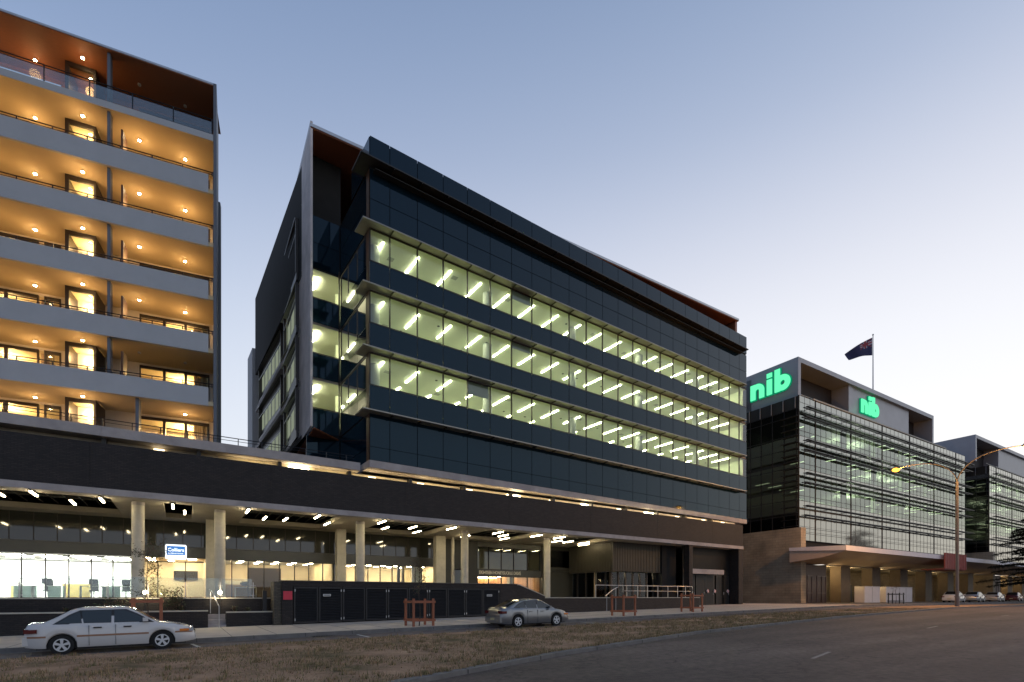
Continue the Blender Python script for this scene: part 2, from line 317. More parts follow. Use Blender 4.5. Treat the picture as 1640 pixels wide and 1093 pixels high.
# dry grass blades on the verge
def grass():
    n = 150000; xs = rng.uniform(-12, 45, n); u = rng.random(n)
    e = np.array([lerp(EDGE, x) for x in xs]); ys = e+.05+(18.25-e)*u
    d = np.hypot(xs, ys); keep = rng.random(n) < np.clip(14/d, .15, 1)
    xs, ys = xs[keep], ys[keep]
    pat = np.sin(xs*1.3+np.sin(ys*.9)*2)+np.sin(ys*2.1+xs*.6)
    ok = pat+rng.normal(0, .9, len(xs)) > -.6; xs, ys, pat = xs[ok], ys[ok], pat[ok]
    tx = rng.uniform(-10, 34, 1500); te = np.array([lerp(EDGE, x) for x in tx]); edge = rng.random(1500) < .35; ty = np.where(edge, te+rng.uniform(-.06, .12, 1500), te+(18.3-te)*rng.random(1500)); m = 26
    nb0 = len(xs); xs = np.concatenate([xs, (tx[:, None]+rng.normal(0, .05, (1500, m))).ravel()]); ys = np.concatenate([ys, (ty[:, None]+rng.normal(0, .05, (1500, m))).ravel()]); pat = np.concatenate([pat, np.full(1500*m, 3.2)])
    n = len(xs); h = rng.uniform(.02, .075, n)*(1+.25*pat); a = rng.uniform(0, 2*pi, n); w = rng.uniform(.004, .012, n); t = rng.uniform(0, .05, n); ta = rng.uniform(0, 2*pi, n)
    z = .08+.0155*np.clip(xs, -40, 48)+.058
    V = np.empty((n, 3, 3)); V[:, 0] = np.stack([xs-w*np.cos(a), ys-w*np.sin(a), z], 1); V[:, 1] = np.stack([xs+w*np.cos(a), ys+w*np.sin(a), z], 1); V[:, 2] = np.stack([xs+t*np.cos(ta), ys+t*np.sin(ta), z+h], 1)
    me = bpy.data.meshes.new('dry_grass'); me.vertices.add(3*n); me.vertices.foreach_set('co', V.ravel()); me.loops.add(3*n); me.loops.foreach_set('vertex_index', np.arange(3*n)); me.polygons.add(n); me.polygons.foreach_set('loop_start', np.arange(0, 3*n, 3)); me.polygons.foreach_set('material_index', rng.integers(0, 3, n))
    for c, nm in (((.42, .30, .17), 'straw_blade'), ((.15, .145, .06), 'green_blade'), ((.28, .18, .11), 'brown_blade')): me.materials.append(mat(nm, c, .9, var=.2, vs=3, spec=.15))
    me.update(calc_edges=True); me.validate(); o = bpy.data.objects.new('dry_grass', me); col.objects.link(o)
    tag(o, 'patchy dry brown grass on the verge beside the road', 'grass', kind='stuff')
grass()
exec_parts = []
# ---------------------------------------------------------------- podium building (world axes)
pod = thing('podium_building', 'long low dark brick podium with open undercroft and lit shopfronts along the footpath', 'building', (18, 30.3, .3))
PO = (18, 30.3, .3)
def PB(b, name, m, parent=None, **k):
    o = b.build(name, m, parent if parent is not None else pod, PO if parent is None else tuple(np.array(PO)), **k); return o
XL = -34.; XE = 47.2
b = MB(); xs = [XL, -26.5, -18.9, -11.2, -3.6] + [4.05+7.65*i for i in range(6)] + [XE]
for a, c in zip(xs, xs[1:]): b.box(a+.006, c-.006, 30.30, 30.62, 6.752, 8.86)
b.box(XL, XE, 30.33, 30.60, 6.76, 8.84); b.box(XE-.3, XE, 30.62, 46, 6.752, 8.86)
PB(b, 'brick_parapet', brick_dark)
b = MB(); b.box(XL, XE+.02, 30.24, 30.9, 6.45, 6.75); PB(b, 'concrete_edge_beam', concrete)
# soffit: concrete strips round dark service coffers
cof = [(-33, -24), (-22, -12.4), (-11.0, -2.95), (-.85, .45), (3.0, 8.0), (10.7, 15.7), (18.3, 23.2), (25.9, 30.2)]
b = MB(); b.box(XL, XE, 30.9, 31.25, 6.452, 6.74); b.box(XL, XE, 36.9, 46, 6.452, 6.74); p = XL
for a, c in cof: b.box(p, a, 31.25, 36.9, 6.452, 6.74); p = c
b.box(p, XE, 31.25, 36.9, 6.452, 6.74); PB(b, 'soffit', soffit_m)
b = MB(); b.box(XL, XE, 30.9, 46, 7.9, 8.6); PB(b, 'coffer_ceiling', void_m)
b = MB()
for a, c in cof:
    if c-a < 2: b.box(a+.2, c-.2, 33, 33.5, 7.0, 7.25); continue
    for y in (31.9, 33.7, 35.6): b.box(a+.1, c-.1, y, y+.45, 7.05, 7.35)
    for k in range(int((c-a)/.62)): b.box(a+.3+k*.62, a+.34+k*.62, 31.3, 36.85, 6.80, 6.86)
    b.cyl((a+.1, 32.9, 6.95), (c-.1, 32.9, 6.95), .07); b.cyl((a+.1, 35.0, 6.9), (c-.1, 35.0, 6.9), .05)
PB(b, 'service_duct', mat('duct_metal', (.09, .085, .075), .6, .3, var=.2))
for x, y in ((-1.89, 31.7), (1.7, 32.07), (9.44, 32.31), (17.14, 32.82), (24.74, 33.04)):
    b = MB(); b.cyl((x, y, 1.6), (x, y, 6.45), .27, n=28); o = PB(b, 'column', pale_conc, smooth=True)
    b = MB(); b.cyl((x, y, 6.28), (x, y, 6.449), .275, n=28); b.cyl((x, y, 1.6), (x, y, 1.66), .285, n=28); PB(b, 'column_collar', concrete, o)
for x, w in ((1.45, .26), (9.34, .30), (16.94, .40)):
    b = MB(); b.box(x-w, x+w, 36.4, 37.0, 1.6, 6.45); PB(b, 'pier', pale_conc)
b = MB(); b.cyl((18.05, 36.6, 1.6), (18.05, 36.6, 6.45), .13, n=20); PB(b, 'column', pale_conc, smooth=True)
# hanging tube lights
tubes = [(-6.93, 31.84), (-5.64, 30.95), (-4.55, 32.83), (-3.27, 31.25), (-.43, 31.5), (.09, 33.37), (2.95, 31.0), (4.06, 33.19), (5.17, 33.06), (6.57, 31.0), (7.71, 33.59), (10.4, 31.0), (11.51, 33.59), (12.95, 32.29), (14.08, 34.29), (15.34, 31.3), (18.2, 34.76), (19.22, 31.6), (20.44, 32.83), (21.63, 34.54), (22.64, 31.6), (24.87, 31.6), (26.29, 33.71), (27.38, 33.58), (29.15, 33.62), (30.1, 34.75), (-9.5, 32.0), (-12.5, 33.0)]
for x, y in tubes:
    b = MB(); b.box(x-.065, x+.065, y-.72, y+.72, 6.36, 6.43)
    for dy in (-.5, .5): b.cyl((x, y+dy, 6.43), (x, y+dy, 7.3 if any(a < x < c for a, c in cof) else 6.46), .008, n=6)
    o = PB(b, 'tube_fitting', dark_m); b = MB(); b.box(x-.042, x+.042, y-.68, y+.68, 6.32, 6.359); PB(b, 'tube', tube_e, o)
# terrace floor and outer walls
b = MB(); b.box(XL, 19.0, 28.96, 45, 1.44, 1.6); b.box(19.0, 37.2, 28.2, 45, 1.442, 1.602); PB(b, 'terrace_floor', mat('terrace_paving', (.20, .185, .16), .7, var=.15))
b = MB(); b.box(XL, 3.9, 28.76, 28.95, .2, 1.6); PB(b, 'upper_planter_wall', brick_dark)
b = MB(); b.box(XL, 3.9, 28.72, 28.99, 1.602, 1.655); PB(b, 'coping', pale_conc)
b = MB(); b.box(XL, 1.0, 28.0, 28.2, -.2, 1.0); b.box(1.75, 4.1, 28.0, 28.2, 0, .92); PB(b, 'lower_planter_wall', brick_dark)
b = MB(); b.box(XL, 1.0, 27.97, 28.23, 1.002, 1.06); b.box(1.75, 4.1, 27.97, 28.23, .922, .98); PB(b, 'coping', pale_conc)
b = MB(); b.box(XL, 1.0, 28.2, 28.76, .5, .93); b.box(1.75, 4.1, 28.2, 28.76, .5, .86); PB(b, 'planter_soil', mat('soil', (.035, .025, .018), .95, var=.3, vs=20, bump=.8))
b = MB()
for i in range(6): b.box(1.0, 1.75, 28.0+i*.28, 29.5, .1+i*.25, .1+(i+1)*.25)
PB(b, 'steps', concrete)
# right-hand platform wall and stair flank
b = MB(); b.box(20.6, 37.3, 28.0, 28.2, .2, 1.6); PB(b, 'platform_wall', brick_dark)
b = MB(); b.box(20.6, 37.33, 27.96, 28.24, 1.602, 1.65); PB(b, 'coping', pale_conc)
b = MB(); b.prism([(18.2, .3), (20.6, .3), (20.6, 1.72), (20.1, 1.9), (18.5, 2.45), (18.2, 2.45)], 1, 27.72, 27.95); o = PB(b, 'stair_flank_wall', brick_dark)
b = MB(); b.prism([(18.2, 2.452), (18.5, 2.452), (20.1, 1.902), (20.6, 1.722), (20.6, 1.77), (20.1, 1.96), (18.5, 2.51), (18.2, 2.51)], 1, 27.70, 27.97); PB(b, 'sloping_coping', pale_conc, o)
# shopfront
YS = 38.4
def shop_win(x0, x1, z0, z1, m=None, trans=()):
    b = MB(); t = .028
    b.box(x0-t, x0+t, YS-.06, YS+.06, z0, z1); b.box(x0+t, x1-t, YS-.05, YS+.05, z1-.05, z1); b.box(x0+t, x1-t, YS-.05, YS+.05, z0, z0+.05)
    for z in trans: b.box(x0+t, x1-t, YS-.03, YS+.03, z-.02, z+.02)
    o = PB(b, 'shop_window', frame_m); b = MB(); b.box(x0+t, x1-t, YS-.006, YS+.006, z0+.05, z1-.05); PB(b, 'pane', m or glass_clear, o)
secs = [(-11.5, -2.6), (-2.6, 1.3), (1.3, 9.4), (9.4, 17.0), (17.0, 18.4)]
x = -10.5
while x < -3.0: shop_win(x, x+1.0, 1.62, 4.1, trans=(2.72, 3.75)); x += 1.0
shop_win(-3.5, -2.6, 1.62, 4.1, trans=(2.72,))
shop_win(-2.55, -1.3, 1.62, 3.92); shop_win(-1.3, .14, 1.62, 3.92); shop_win(.14, 1.2, 1.62, 3.92)
for x in (1.72, 2.72, 3.68, 4.65, 5.62, 6.6, 7.55, 8.5): shop_win(x, x+.96, 1.62, 4.14)
for x in (9.9, 10.85, 11.8, 12.75, 13.7, 14.65, 15.6): shop_win(x, x+.95, 1.62, 4.14)
shop_win(17.4, 18.4, 1.62, 4.14); shop_win(18.9, 20.1, 1.62, 4.0)
b = MB()
b.box(XL, 17.6, YS-.08, YS+.12, 4.145, 4.80); b.box(XL, 17.6, YS-.12, YS+.12, 4.80, 4.86); PB(b, 'fascia_panel', greyp_m)
b = MB(); x = XL
while x < 17.4: b.box(x+.02, x+.98, YS-.02, YS, 4.86, 6.45); x += 1.0
PB(b, 'upper_dark_glass', mat('grey_spandrel', (.040, .042, .036), .05, 0, var=.08, vs=.3, spec=.8))
b = MB(); x = XL
while x < 17.6: b.box(x-.02, x+.02, YS-.05, YS+.05, 4.862, 6.45); x += 1.0
PB(b, 'mullion', frame_m)
b = MB(); b.box(17.6, 18.9, YS-.4, YS+.1, 1.6, 6.45); b.box(18.9, 21.15, YS-.3, YS+.1, 4.0, 6.45); b.box(20.1, 21.15, YS-.35, YS+.1, 1.6, 4.0); b.box(XL, -11.5, YS, YS+.1, 1.6, 4.1); PB(b, 'grey_cladding_wall', dkclad_m)
# interiors behind the shopfront
def room(x0, x1, y1, z0, z1, wm, fm, cm, name='room_lining'):
    b = MB(); b.box(x0, x1, y1, y1+.1, z0, z1); b.box(x0-.05, x0, YS+.15, y1, z0, z1); b.box(x1, x1+.05, YS+.15, y1, z0, z1); PB(b, name, wm)
    b = MB(); b.box(x0, x1, YS+.13, y1, z1, z1+.1); PB(b, 'room_ceiling', cm)
    b = MB(); b.box(x0, x1, YS+.13, y1, z0-.05, z0+.01); PB(b, 'room_floor', fm)
wh = mat('office_white', (.80, .80, .78), .7, var=.02); cr = mat('office_cream', (.72, .62, .46), .7, var=.04)
fl = mat('carpet', (.18, .17, .15), .9, var=.1)
room(-11.5, -2.65, 46, 1.61, 4.3, wh, fl, wh)
room(-2.5, 1.25, 44, 1.61, 4.2, cr, mat('light_tile', (.6, .55, .42), .4), cr)
room(1.6, 9.2, 46, 1.61, 4.3, cr, fl, wh)
room(9.75, 18.4, 45, 1.61, 4.3, cr, fl, wh)
def panel_lights(x0, x1, y0, y1, z, nx, ny, w, l, m):
    for i in range(nx):
        for j in range(ny):
            x = x0+(x1-x0)*(i+.5)/nx; y = y0+(y1-y0)*(j+.5)/ny; b = MB(); b.box(x-w/2, x+w/2, y-l/2, y+l/2, z-.03, z-.002); PB(b, 'ceiling_light', m)
panel_lights(-11.3, -2.8, 39, 45.5, 4.3, 5, 3, 1.2, .6, white_e)
panel_lights(-2.3, 1.1, 38.9, 43.5, 4.2, 3, 2, .45, .45, emit('warm_downlight', (1, .80, .50), 90))
panel_lights(1.8, 9.0, 39.2, 45, 4.3, 6, 3, .3, .3, emit('warm_downlight', (1, .80, .50), 90)); panel_lights(10, 18.2, 39.2, 44.5, 4.3, 7, 3, .3, .3, emit('warm_downlight', (1, .80, .50), 90))
# furniture seen through the glass: low screens, partitions, television
def pt(b, name, m, label=None): return PB(b, name, m, label=label)
b = MB()
for x, w in ((-9.8, .9), (-8.2, 1.0), (-6.7, .8), (-4.2, .9)): b.box(x, x+w, 40.2, 40.25, 1.62, 2.35); b.box(x, x+.04, 40.25, 42, 1.62, 2.35)
pt(b, 'desk_screen', mat('mint_screen', (.35, .48, .44), .6, var=.05))
b = MB(); b.box(-6.2, -4.9, 41.0, 41.4, 1.62, 2.5); b.box(-8.9, -8.3, 43, 43.4, 1.62, 2.4); pt(b, 'low_cabinet', mat('yellow_cabinet', (.6, .45, .16), .6, var=.05))
b = MB(); b.box(-.52, .86, 41.0, 41.08, 2.85, 3.45); o = pt(b, 'television', dark_m); b = MB(); b.box(-.5, 1.2, 41.09, 41.3, 1.62, 4.2); pt(b, 'partition', cr)
b = MB(); b.box(3.85, 6.0, 40.2, 40.35, 1.62, 3.75); pt(b, 'brown_partition', mat('brown_partition', (.11, .075, .055), .5, var=.1))
b = MB(); b.box(1.9, 3.8, 40.0, 40.6, 1.62, 2.55); b.box(1.9, 3.8, 42.4, 42.5, 2.9, 2.96); pt(b, 'counter', mat('orange_counter', (.5, .28, .10), .5, var=.08))
b = MB(); b.box(10.4, 10.75, 40, 40.3, 1.62, 2.4); b.box(13.2, 14.9, 41, 41.4, 1.62, 2.75); b.box(14.6, 14.8, 39.6, 39.8, 1.62, 4.2); b.box(15.0, 15.15, 39.6, 39.8, 1.62, 4.2); pt(b, 'office_furniture', dkclad_m)
b = MB(); b.box(15.7, 16.6, 39.3, 39.4, 1.62, 4.2); pt(b, 'white_screen', wh)
for i, (x, y) in enumerate(((-10.6, 39.5), (-7.3, 39.4), (-5.2, 39.6), (-3.6, 39.4), (3.0, 39.3), (7.2, 39.5), (12.4, 39.4))):
    b = MB(); b.box(x, x+1.3, y, y+.65, 2.31, 2.35); b.box(x, x+.04, y, y+.6, 1.62, 2.31); b.box(x+1.26, x+1.3, y, y+.6, 1.62, 2.31); PB(b, 'desk', wh)
    b = MB(); b.box(x+.4, x+.85, y+.3, y+.34, 2.45, 2.75); b.box(x+.6, x+.65, y+.3, y+.33, 2.35, 2.45); PB(b, 'monitor', dark_m)
    b = MB(); b.box(x+.35, x+.8, y+.8, y+1.2, 2.02, 2.1); b.box(x+.38, x+.78, y+1.15, y+1.2, 2.1, 2.7); b.cyl((x+.57, y+1, 1.65), (x+.57, y+1, 2.02), .03); PB(b, 'office_chair', dkclad_m)
# lobby, two storeys
b = MB(); b.box(21.15, 28.1, YS-.1, YS+.1, 3.50, 4.07); b.box(21.15, 28.1, YS-.12, YS+.1, 6.05, 6.45); b.box(21.1, 21.2, YS-.12, YS+.12, 1.6, 6.45); b.box(28.05, 28.6, YS-.3, YS+.3, 1.6, 6.45); b.box(21.2, 28.05, YS-.07, YS, 1.6, 1.68)
o = PB(b, 'lobby_frame', greyp_m)
text_mesh('lettering', 'EIGHTEEN HONEYSUCKLE DRIVE', .40, .012, mat('letter_cream', (.85, .80, .66), .5, var=0), pod, (23.55-18, YS-.125-30.3, 3.79-.3), bold=.004, width=4.3)
for x0, x1 in ((21.2, 22.4), (22.4, 23.7), (23.7, 25.0), (25.0, 26.5), (26.5, 28.05)):
    shop_win(x0, x1, 1.7, 3.5); shop_win(x0, x1, 4.07, 6.05)
b = MB(); b.box(21.2, 28.1, 44.0, 44.1, 3.9, 6.6); b.box(21.1, 21.2, 38.6, 44, 1.6, 6.6); b.box(28.1, 28.2, 38.6, 44, 3.8, 6.6); PB(b, 'lobby_lining', mat('lobby_cream', (.66, .60, .44), .7, var=.04))
b = MB(); b.box(21.2, 28.1, 43.4, 43.5, 1.6, 3.6); b.box(28.0, 28.1, 38.6, 43.4, 1.6, 3.6); b.box(26.0, 26.1, 40, 43.4, 1.6, 3.6); PB(b, 'timber_lining', timber_m)
b = MB(); b.box(21.2, 28.1, 38.55, 44, 3.62, 3.8); b.box(21.2, 28.1, 38.55, 44, 6.6, 6.7); PB(b, 'lobby_ceiling', wh)
b = MB(); b.box(21.3, 27.9, 43.1, 43.3, 3.52, 3.60); PB(b, 'cove_light', emit('cove_light', (1, .75, .40), 25))
b = MB(); b.box(25.25, 25.75, 39.4, 39.9, 1.6, 3.6); PB(b, 'lobby_column', pale_conc)
panel_lights(21.6, 27.8, 39, 43.5, 6.6, 5, 2, .5, .5, warm_e); panel_lights(21.6, 27.8, 39, 42.5, 3.62, 4, 2, .25, .25, warm_e)
# dark bays right of the lobby, with the upper timber-lined window
b = MB(); b.box(28.6, 40.0, YS-.05, YS+.1, 1.6, 4.1); b.box(28.6, 33.2, YS-.2, YS+.1, 4.1, 4.45); b.box(33.0, 33.3, YS-.2, YS+.1, 4.45, 6.45); b.box(28.6, 33.0, YS-.1, YS+.1, 6.1, 6.45); PB(b, 'grey_cladding_wall', greyp_m)
shop_win(28.7, 33.0, 4.45, 6.1, glass_dark)
b = MB(); b.box(28.6, 33, 41, 41.1, 4.45, 6.3); PB(b, 'timber_lining', timber_m)
# ribbed box
b = MB(); x0, y0, z0, z1 = 31.05, 32.0, 3.9, 6.45
b.box(x0, 39.2, y0, 37.9, z0, z1-.002)
y = y0
while y < 37.85: b.box(x0-.05, x0, y, y+.09, z0, z1-.01); y += .2
x = x0+.1
while x < 39.0: b.box(x, x+.09, y0-.05, y0, z0, z1-.01); x += .2
PB(b, 'ribbed_metal_box', mat('ribbed_metal', (.065, .060, .048), .42, .4, var=.1))
b = MB(); b.box(31.3, 38.9, 34.6, 34.7, 1.6, 3.9); PB(b, 'lobby_lining', mat('blush_lining', (.62, .46, .30), .7, var=.15, vs=2))
for x in (32.6, 34.2, 35.8): b = MB(); b.box(x, x+.5, 33.3, 33.8, 3.86, 3.895); PB(b, 'ceiling_light', warm_e)
b = MB()
for x in (32.2, 33.1, 34.0, 34.9, 35.8, 36.7): b.box(x, x+.16, 32.6, 32.75, 1.6, 3.9)
for y in (33.2, 34.5, 35.8, 37.0): b.box(31.3, 31.4, y, y+.12, 1.6, 3.9)
b.box(31.25, 31.45, 32.5, 32.7, 1.6, 3.9); PB(b, 'window_frame', frame_m)
b = MB(); b.box(31.4, 37.0, 32.66, 32.68, 1.6, 3.9); b.box(31.34, 31.36, 32.7, 37.8, 1.6, 3.9); PB(b, 'pane', glass_clear)
b = MB(); b.box(37.0, 38.9, 31.8, 37, .8, 6.44); PB(b, 'dark_return_wall', void_m)
# service bay: piers, lintel, ribbed doors with round pictogram signs
b = MB(); b.box(38.93, 39.42, 30.30, 30.9, .6, 6.448); b.box(46.5, 47.2, 30.30, 46, .6, 6.448); b.box(42.5, 47.0, 45.9, 46.0, .6, 6.4); PB(b, 'brick_pier', brick_dark)
b = MB(); b.box(39.42, 44.4, 30.5, 30.95, 3.86, 4.30); PB(b, 'lintel', concrete)
b = MB(); b.box(39.42, 46.5, 31.4, 31.5, .7, 6.44); x = 39.5
while x < 46.4: b.box(x, x+.07, 31.35, 31.4, 4.35, 6.44); x += .16
PB(b, 'service_bay_cladding', dkclad_m)
for x in (39.7, 41.2, 42.6, 44.3, 45.2):
    b = MB(); w = 1.3 if x < 45 else 1.2; b.box(x, x+w, 31.30, 31.36, .85, 3.8)
    for k in range(1, 8): b.box(x+k*w/8-.01, x+k*w/8+.01, 31.28, 31.299, .95, 3.7)
    o = PB(b, 'service_door', mat('door_grey', (.035, .035, .033), .4, .3, var=.1))
    b = MB(); b.cyl((x+w-.12, 31.27, 1.9), (x+w-.12, 31.27, 2.15), .02, n=8); PB(b, 'door_handle', steel_m, o)
for x in (42.9, 44.0, 46.1):
    b = MB(); b.cyl((x, 31.20, 2.25), (x, 31.26, 2.25), .16, n=20); o = PB(b, 'warning_sign', mat('sign_white', (.75, .75, .75), .5, var=0))
    b = MB(); b.ring(x, 2.25, .105, .135, 31.185, 31.198, n=20); b.box(x-.08, x+.08, 31.186, 31.197, 2.24, 2.27); PB(b, 'warning_symbol', mat('sign_red', (.5, .03, .03), .5, var=0), o)
# main masses: body of the podium behind the shops, and the slab edges of the roof terrace
b = MB(); b.box(XL, 47.0, 46.15, 62, .2, 9.0); b.box(XL, 47.1, 32.4, 46.1, 8.62, 9.1); PB(b, 'podium_mass', dkclad_m)
b = MB()
for a, c in ((XL, -15.0), (-15.0, -3.2), (-3.2, 1.9), (1.9, 8.86)): b.box(a+.004, c-.004, 30.30, 34, 9.2, 9.66)
b.box(XL, 8.8, 34, 60, 9.12, 9.5); PB(b, 'terrace_slab', concrete)
b = MB(); b.box(XL, 47.1, 31.12, 31.2, 8.6, 9.19); b.box(XL, 47.1, 30.62, 31.12, 8.55, 8.6); PB(b, 'slot_lining', mat('slot_cream', (.50, .44, .32), .7, var=.15, vs=1.2))
b = MB(); x = -30
while x < 46: b.box(x, x+.18, 30.64, 31.1, 8.6, 9.19); x += 3.825
PB(b, 'slot_post', dkclad_m)
for i, x in enumerate((-9.0, -1.0, 5.57, 9.8, 13.0, 16.6, 20.25, 23.7, 27.23, 30.8, 34.45, 38.2, 42.0, 45.0)):
    big = x in (5.57, 20.25, 27.23, 34.45)
    w = .55 if big else .22
    b = MB(); b.box(x-w, x+w, 31.03, 31.115, 8.96, 9.10); PB(b, 'slot_light', emit('slot_big', (1, .84, .52), 30) if big else emit('slot_small_added', (1, .8, .5), 4))  # the long fixtures belong to the slot; the short ones are added fill
    lamp('slot_fill_lamp', (x-18, 30.85-30.3, 8.78-.3), 5 if x > 2 else 1.2, (1, .76, .42), pod, .1)  # added point lamp that evens out the glow along the slot
for k in range(21):
    x = 2.2+2.2*k
    if x+2 > 47: break
    b = MB(); b.box(x, x+2.1, 30.65, 30.70, 8.62, 8.66); PB(b, 'added_strip', emit('added_strip_glow', (1, .76, .40), 24))  # added glowing strip, hidden behind the brick to light the slot wall evenly
# terrace rail along the roof slab
b = MB(); b.tube([(XL, 30.6, 10.08), (8.6, 30.6, 10.08)], .022, 6); b.tube([(XL, 30.6, 9.93), (8.6, 30.6, 9.93)], .014, 6); x = -7.7
while x < 8.7: b.box(x-.02, x+.02, 30.58, 30.62, 9.66, 10.08); x += 1.13
o = b.build('terrace_railing', rail_m, None, (0, 30.6, 9.66)); o.location = (0, 30.6, 9.66); tag(o, 'thin black two bar railing along the concrete roof slab of the podium', 'railing')
# glass balustrade posts on the street terrace
t = thing('terrace_balustrade', 'clear glass balustrade with slim steel posts in front of the white lit shop', 'railing', (-4, 28.85, 1.655))
xs = [-11.5+1.45*i for i in range(11)]
for x in xs:
    b = MB(); b.box(x-.02, x+.02, 28.83, 28.87, 1.656, 2.42); b.box(x-.11, x+.11, 28.82, 28.88, 2.24, 2.26); b.box(x-.11, x+.11, 28.82, 28.88, 1.76, 1.78); b.build('post', steel_m, t, (-4, 28.85, 1.655))
for a, c in zip(xs, xs[1:]):
    b = MB(); b.box(a+.06, c-.06, 28.845, 28.857, 1.70, 2.6); b.build('glass_panel', glass_bal, t, (-4, 28.85, 1.655))
# platform balustrade on the right
t = thing('platform_balustrade', 'pale steel post and rail balustrade on the dark platform wall by the glazed corner', 'railing', (31, 28.1, 1.65))
O = (31, 28.1, 1.65); b = MB(); b.tube([(25.5, 28.1, 2.56), (36.5, 28.1, 2.56)], .025, 8); b.build('top_rail', steel_m, t, O)
b = MB(); b.tube([(28.4, 28.1, 2.15), (36.3, 28.1, 2.15)], .018, 8); b.build('lower_rail', steel_m, t, O)
for x in (25.5, 28.3, 28.7, 29.9, 31.0, 32.2, 33.4, 34.6, 35.6, 36.5): b = MB(); b.box(x-.018, x+.018, 28.08, 28.12, 1.652, 2.54); b.build('post', steel_m, t, O)
t = thing('stair_handrail', 'short bright sloping handrail at the platform steps above the orange tree guard', 'handrail', (27.2, 27.9, .9))
O = (27.2, 27.9, .9); b = MB(); b.tube([(26.0, 27.6, 1.75), (27.0, 27.9, 2.2), (27.7, 28.0, 2.45)], .03, 8); b.build('rail', steel_m, t, O)
for p in ((26.2, 27.66, 1.82), (27.4, 27.95, 2.34)): b = MB(); b.cyl((p[0], p[1], g(27)+.14), p, .018, n=8); b.build('post', steel_m, t, O)
t = thing('entry_handrail', 'bent steel handrail beside the narrow steps, lit by the small lamp', 'handrail', (1.45, 27.45, g(1.4)+.14))
O = (1.45, 27.45, g(1.4)+.14); b = MB(); b.tube([(1.42, 27.4, 1.25), (1.15, 28.3, 1.95), (1.1, 28.9, 2.05)], .024, 8); b.build('rail', steel_m, t, O)
b = MB(); b.cyl((1.42, 27.4, O[2]), (1.42, 27.4, 1.26), .02, n=8); b.build('post', steel_m, t, O); b = MB(); b.cyl((1.12, 28.6, .9), (1.12, 28.6, 2.0), .018, n=8); b.build('post', steel_m, t, O)
# illuminated shop sign (blue plate in a white light box)
t = thing('shop_sign', 'glowing white framed blue sign hung over the shop door between two round columns', 'sign', (-.36, 38.25, 4.5))
O = (-.36, 38.25, 4.5)
b = MB(); b.prism([(-.92+x, 4.5+z) for x, z in ((-.0, -.40), (.06, -.46), (1.06, -.46), (1.12, -.40), (1.12, .40), (1.06, .46), (.06, .46), (0, .40))], 1, 38.16, 38.29); b.build('light_box', emit('sign_white_glow', (.92, .97, 1), 1.6), t, O)
b = MB(); b.box(-.84, .12, 38.135, 38.157, 4.30, 4.86); b.build('blue_plate', emit('sign_blue', (.05, .20, .55), 1.1), t, O)
text_mesh('lettering', 'Colliers', .30, .004, emit('sign_letter', (.9, .97, 1), 1.5), t, (0, -.125, .12), bold=.006, width=.84)
text_mesh('lettering', 'INTERNATIONAL', .10, .004, emit('sign_letter', (.9, .97, 1), 1.5), t, (0, -.125, -.10), bold=.002, width=.80)
# ---------------------------------------------------------------- black louvred enclosure
t = thing('service_enclosure', 'long dark brick enclosure with black louvred gates on the footpath', 'enclosure', (11.2, 27.5, g(11)+.14))
O = (11.2, 27.5, g(11)+.14)
b = MB(); b.box(4.15, 4.66, 27.5, 28.0, .15, 2.49); b.box(4.66, 18.2, 27.52, 27.8, 2.22, 2.489); b.box(16.9, 18.2, 27.52, 27.8, .3, 2.22); b.box(4.66, 18.2, 27.95, 28.7, .2, 2.486); b.build('brick_frame', brick_dark, t, O)
b = MB(); b.box(4.13, 18.22, 27.47, 28.72, 2.49, 2.53); b.build('coping', mat('coping_dark', (.10, .09, .08), .6), t, O)
b = MB(); b.box(3.78, 4.146, 27.6, 28.6, .15, 2.45); b.build('side_wall', brick_lit, t, O)
gx = [4.68, 7.1, 9.55, 12.0, 14.42, 16.86]
for a, c in zip(gx, gx[1:]):
    for k in range(2):
        p, q = a+(c-a)/2*k+.02, a+(c-a)/2*(k+1)-.02; z0 = g(p)+.2
        b = MB(); b.box(p, p+.07, 27.50, 27.56, z0, 2.2); b.box(q-.07, q, 27.50, 27.56, z0, 2.2); b.box(p, q, 27.502, 27.56, 2.12, 2.2); b.box(p, q, 27.502, 27.56, z0, z0+.08)
        G = b.build('gate', dark_m, t, O); b = MB(); z = z0+.1
        while z < 2.08: b.add([(p+.07, 27.505, z), (q-.07, 27.505, z), (q-.07, 27.55, z+.055), (p+.07, 27.55, z+.055), (p+.07, 27.505, z+.012), (q-.07, 27.505, z+.012), (q-.07, 27.556, z+.067), (p+.07, 27.556, z+.067)], [(0, 1, 2, 3), (7, 6, 5, 4), (0, 4, 5, 1), (3, 2, 6, 7)]); z += .085
        b.build('louvre', dark_m, G, O)
        h = MB(); xx = p+.05 if k == 0 else q-.05
        for z in (z0+.18, 2.02): h.box(xx-.018, xx+.018, 27.475, 27.499, z-.06, z+.06)
        h.build('hinge', steel_m, G, O)
b = MB(); b.box(4.2, 4.62, 27.47, 27.497, 1.55, 1.98); b.build('red_sign', mat('red_plate', (.55, .03, .06), .5, var=0), t, O)
for x in (6.3, 16.1):
    b = MB(); b.box(x-.19, x+.19, 27.475, 27.497, 1.72, 1.84); s = b.build('name_plate', mat('plate_white', (.55, .55, .53), .5, var=0), t, O)
    b = MB()
    for k in range(6): b.box(x-.15+k*.052, x-.115+k*.052, 27.47, 27.4745, 1.755, 1.805)
    b.build('plate_marking', dark_m, s, O)
b = MB(); b.box(3.38, 3.56, 28.3, 28.5, .9, 2.0); o = b.build('letterbox_post', dark_m, None, (3.47, 28.4, .9)); o.location = (3.47, 28.4, .9); tag(o, 'slim black post in the planter beside the lit brick pier', 'post')
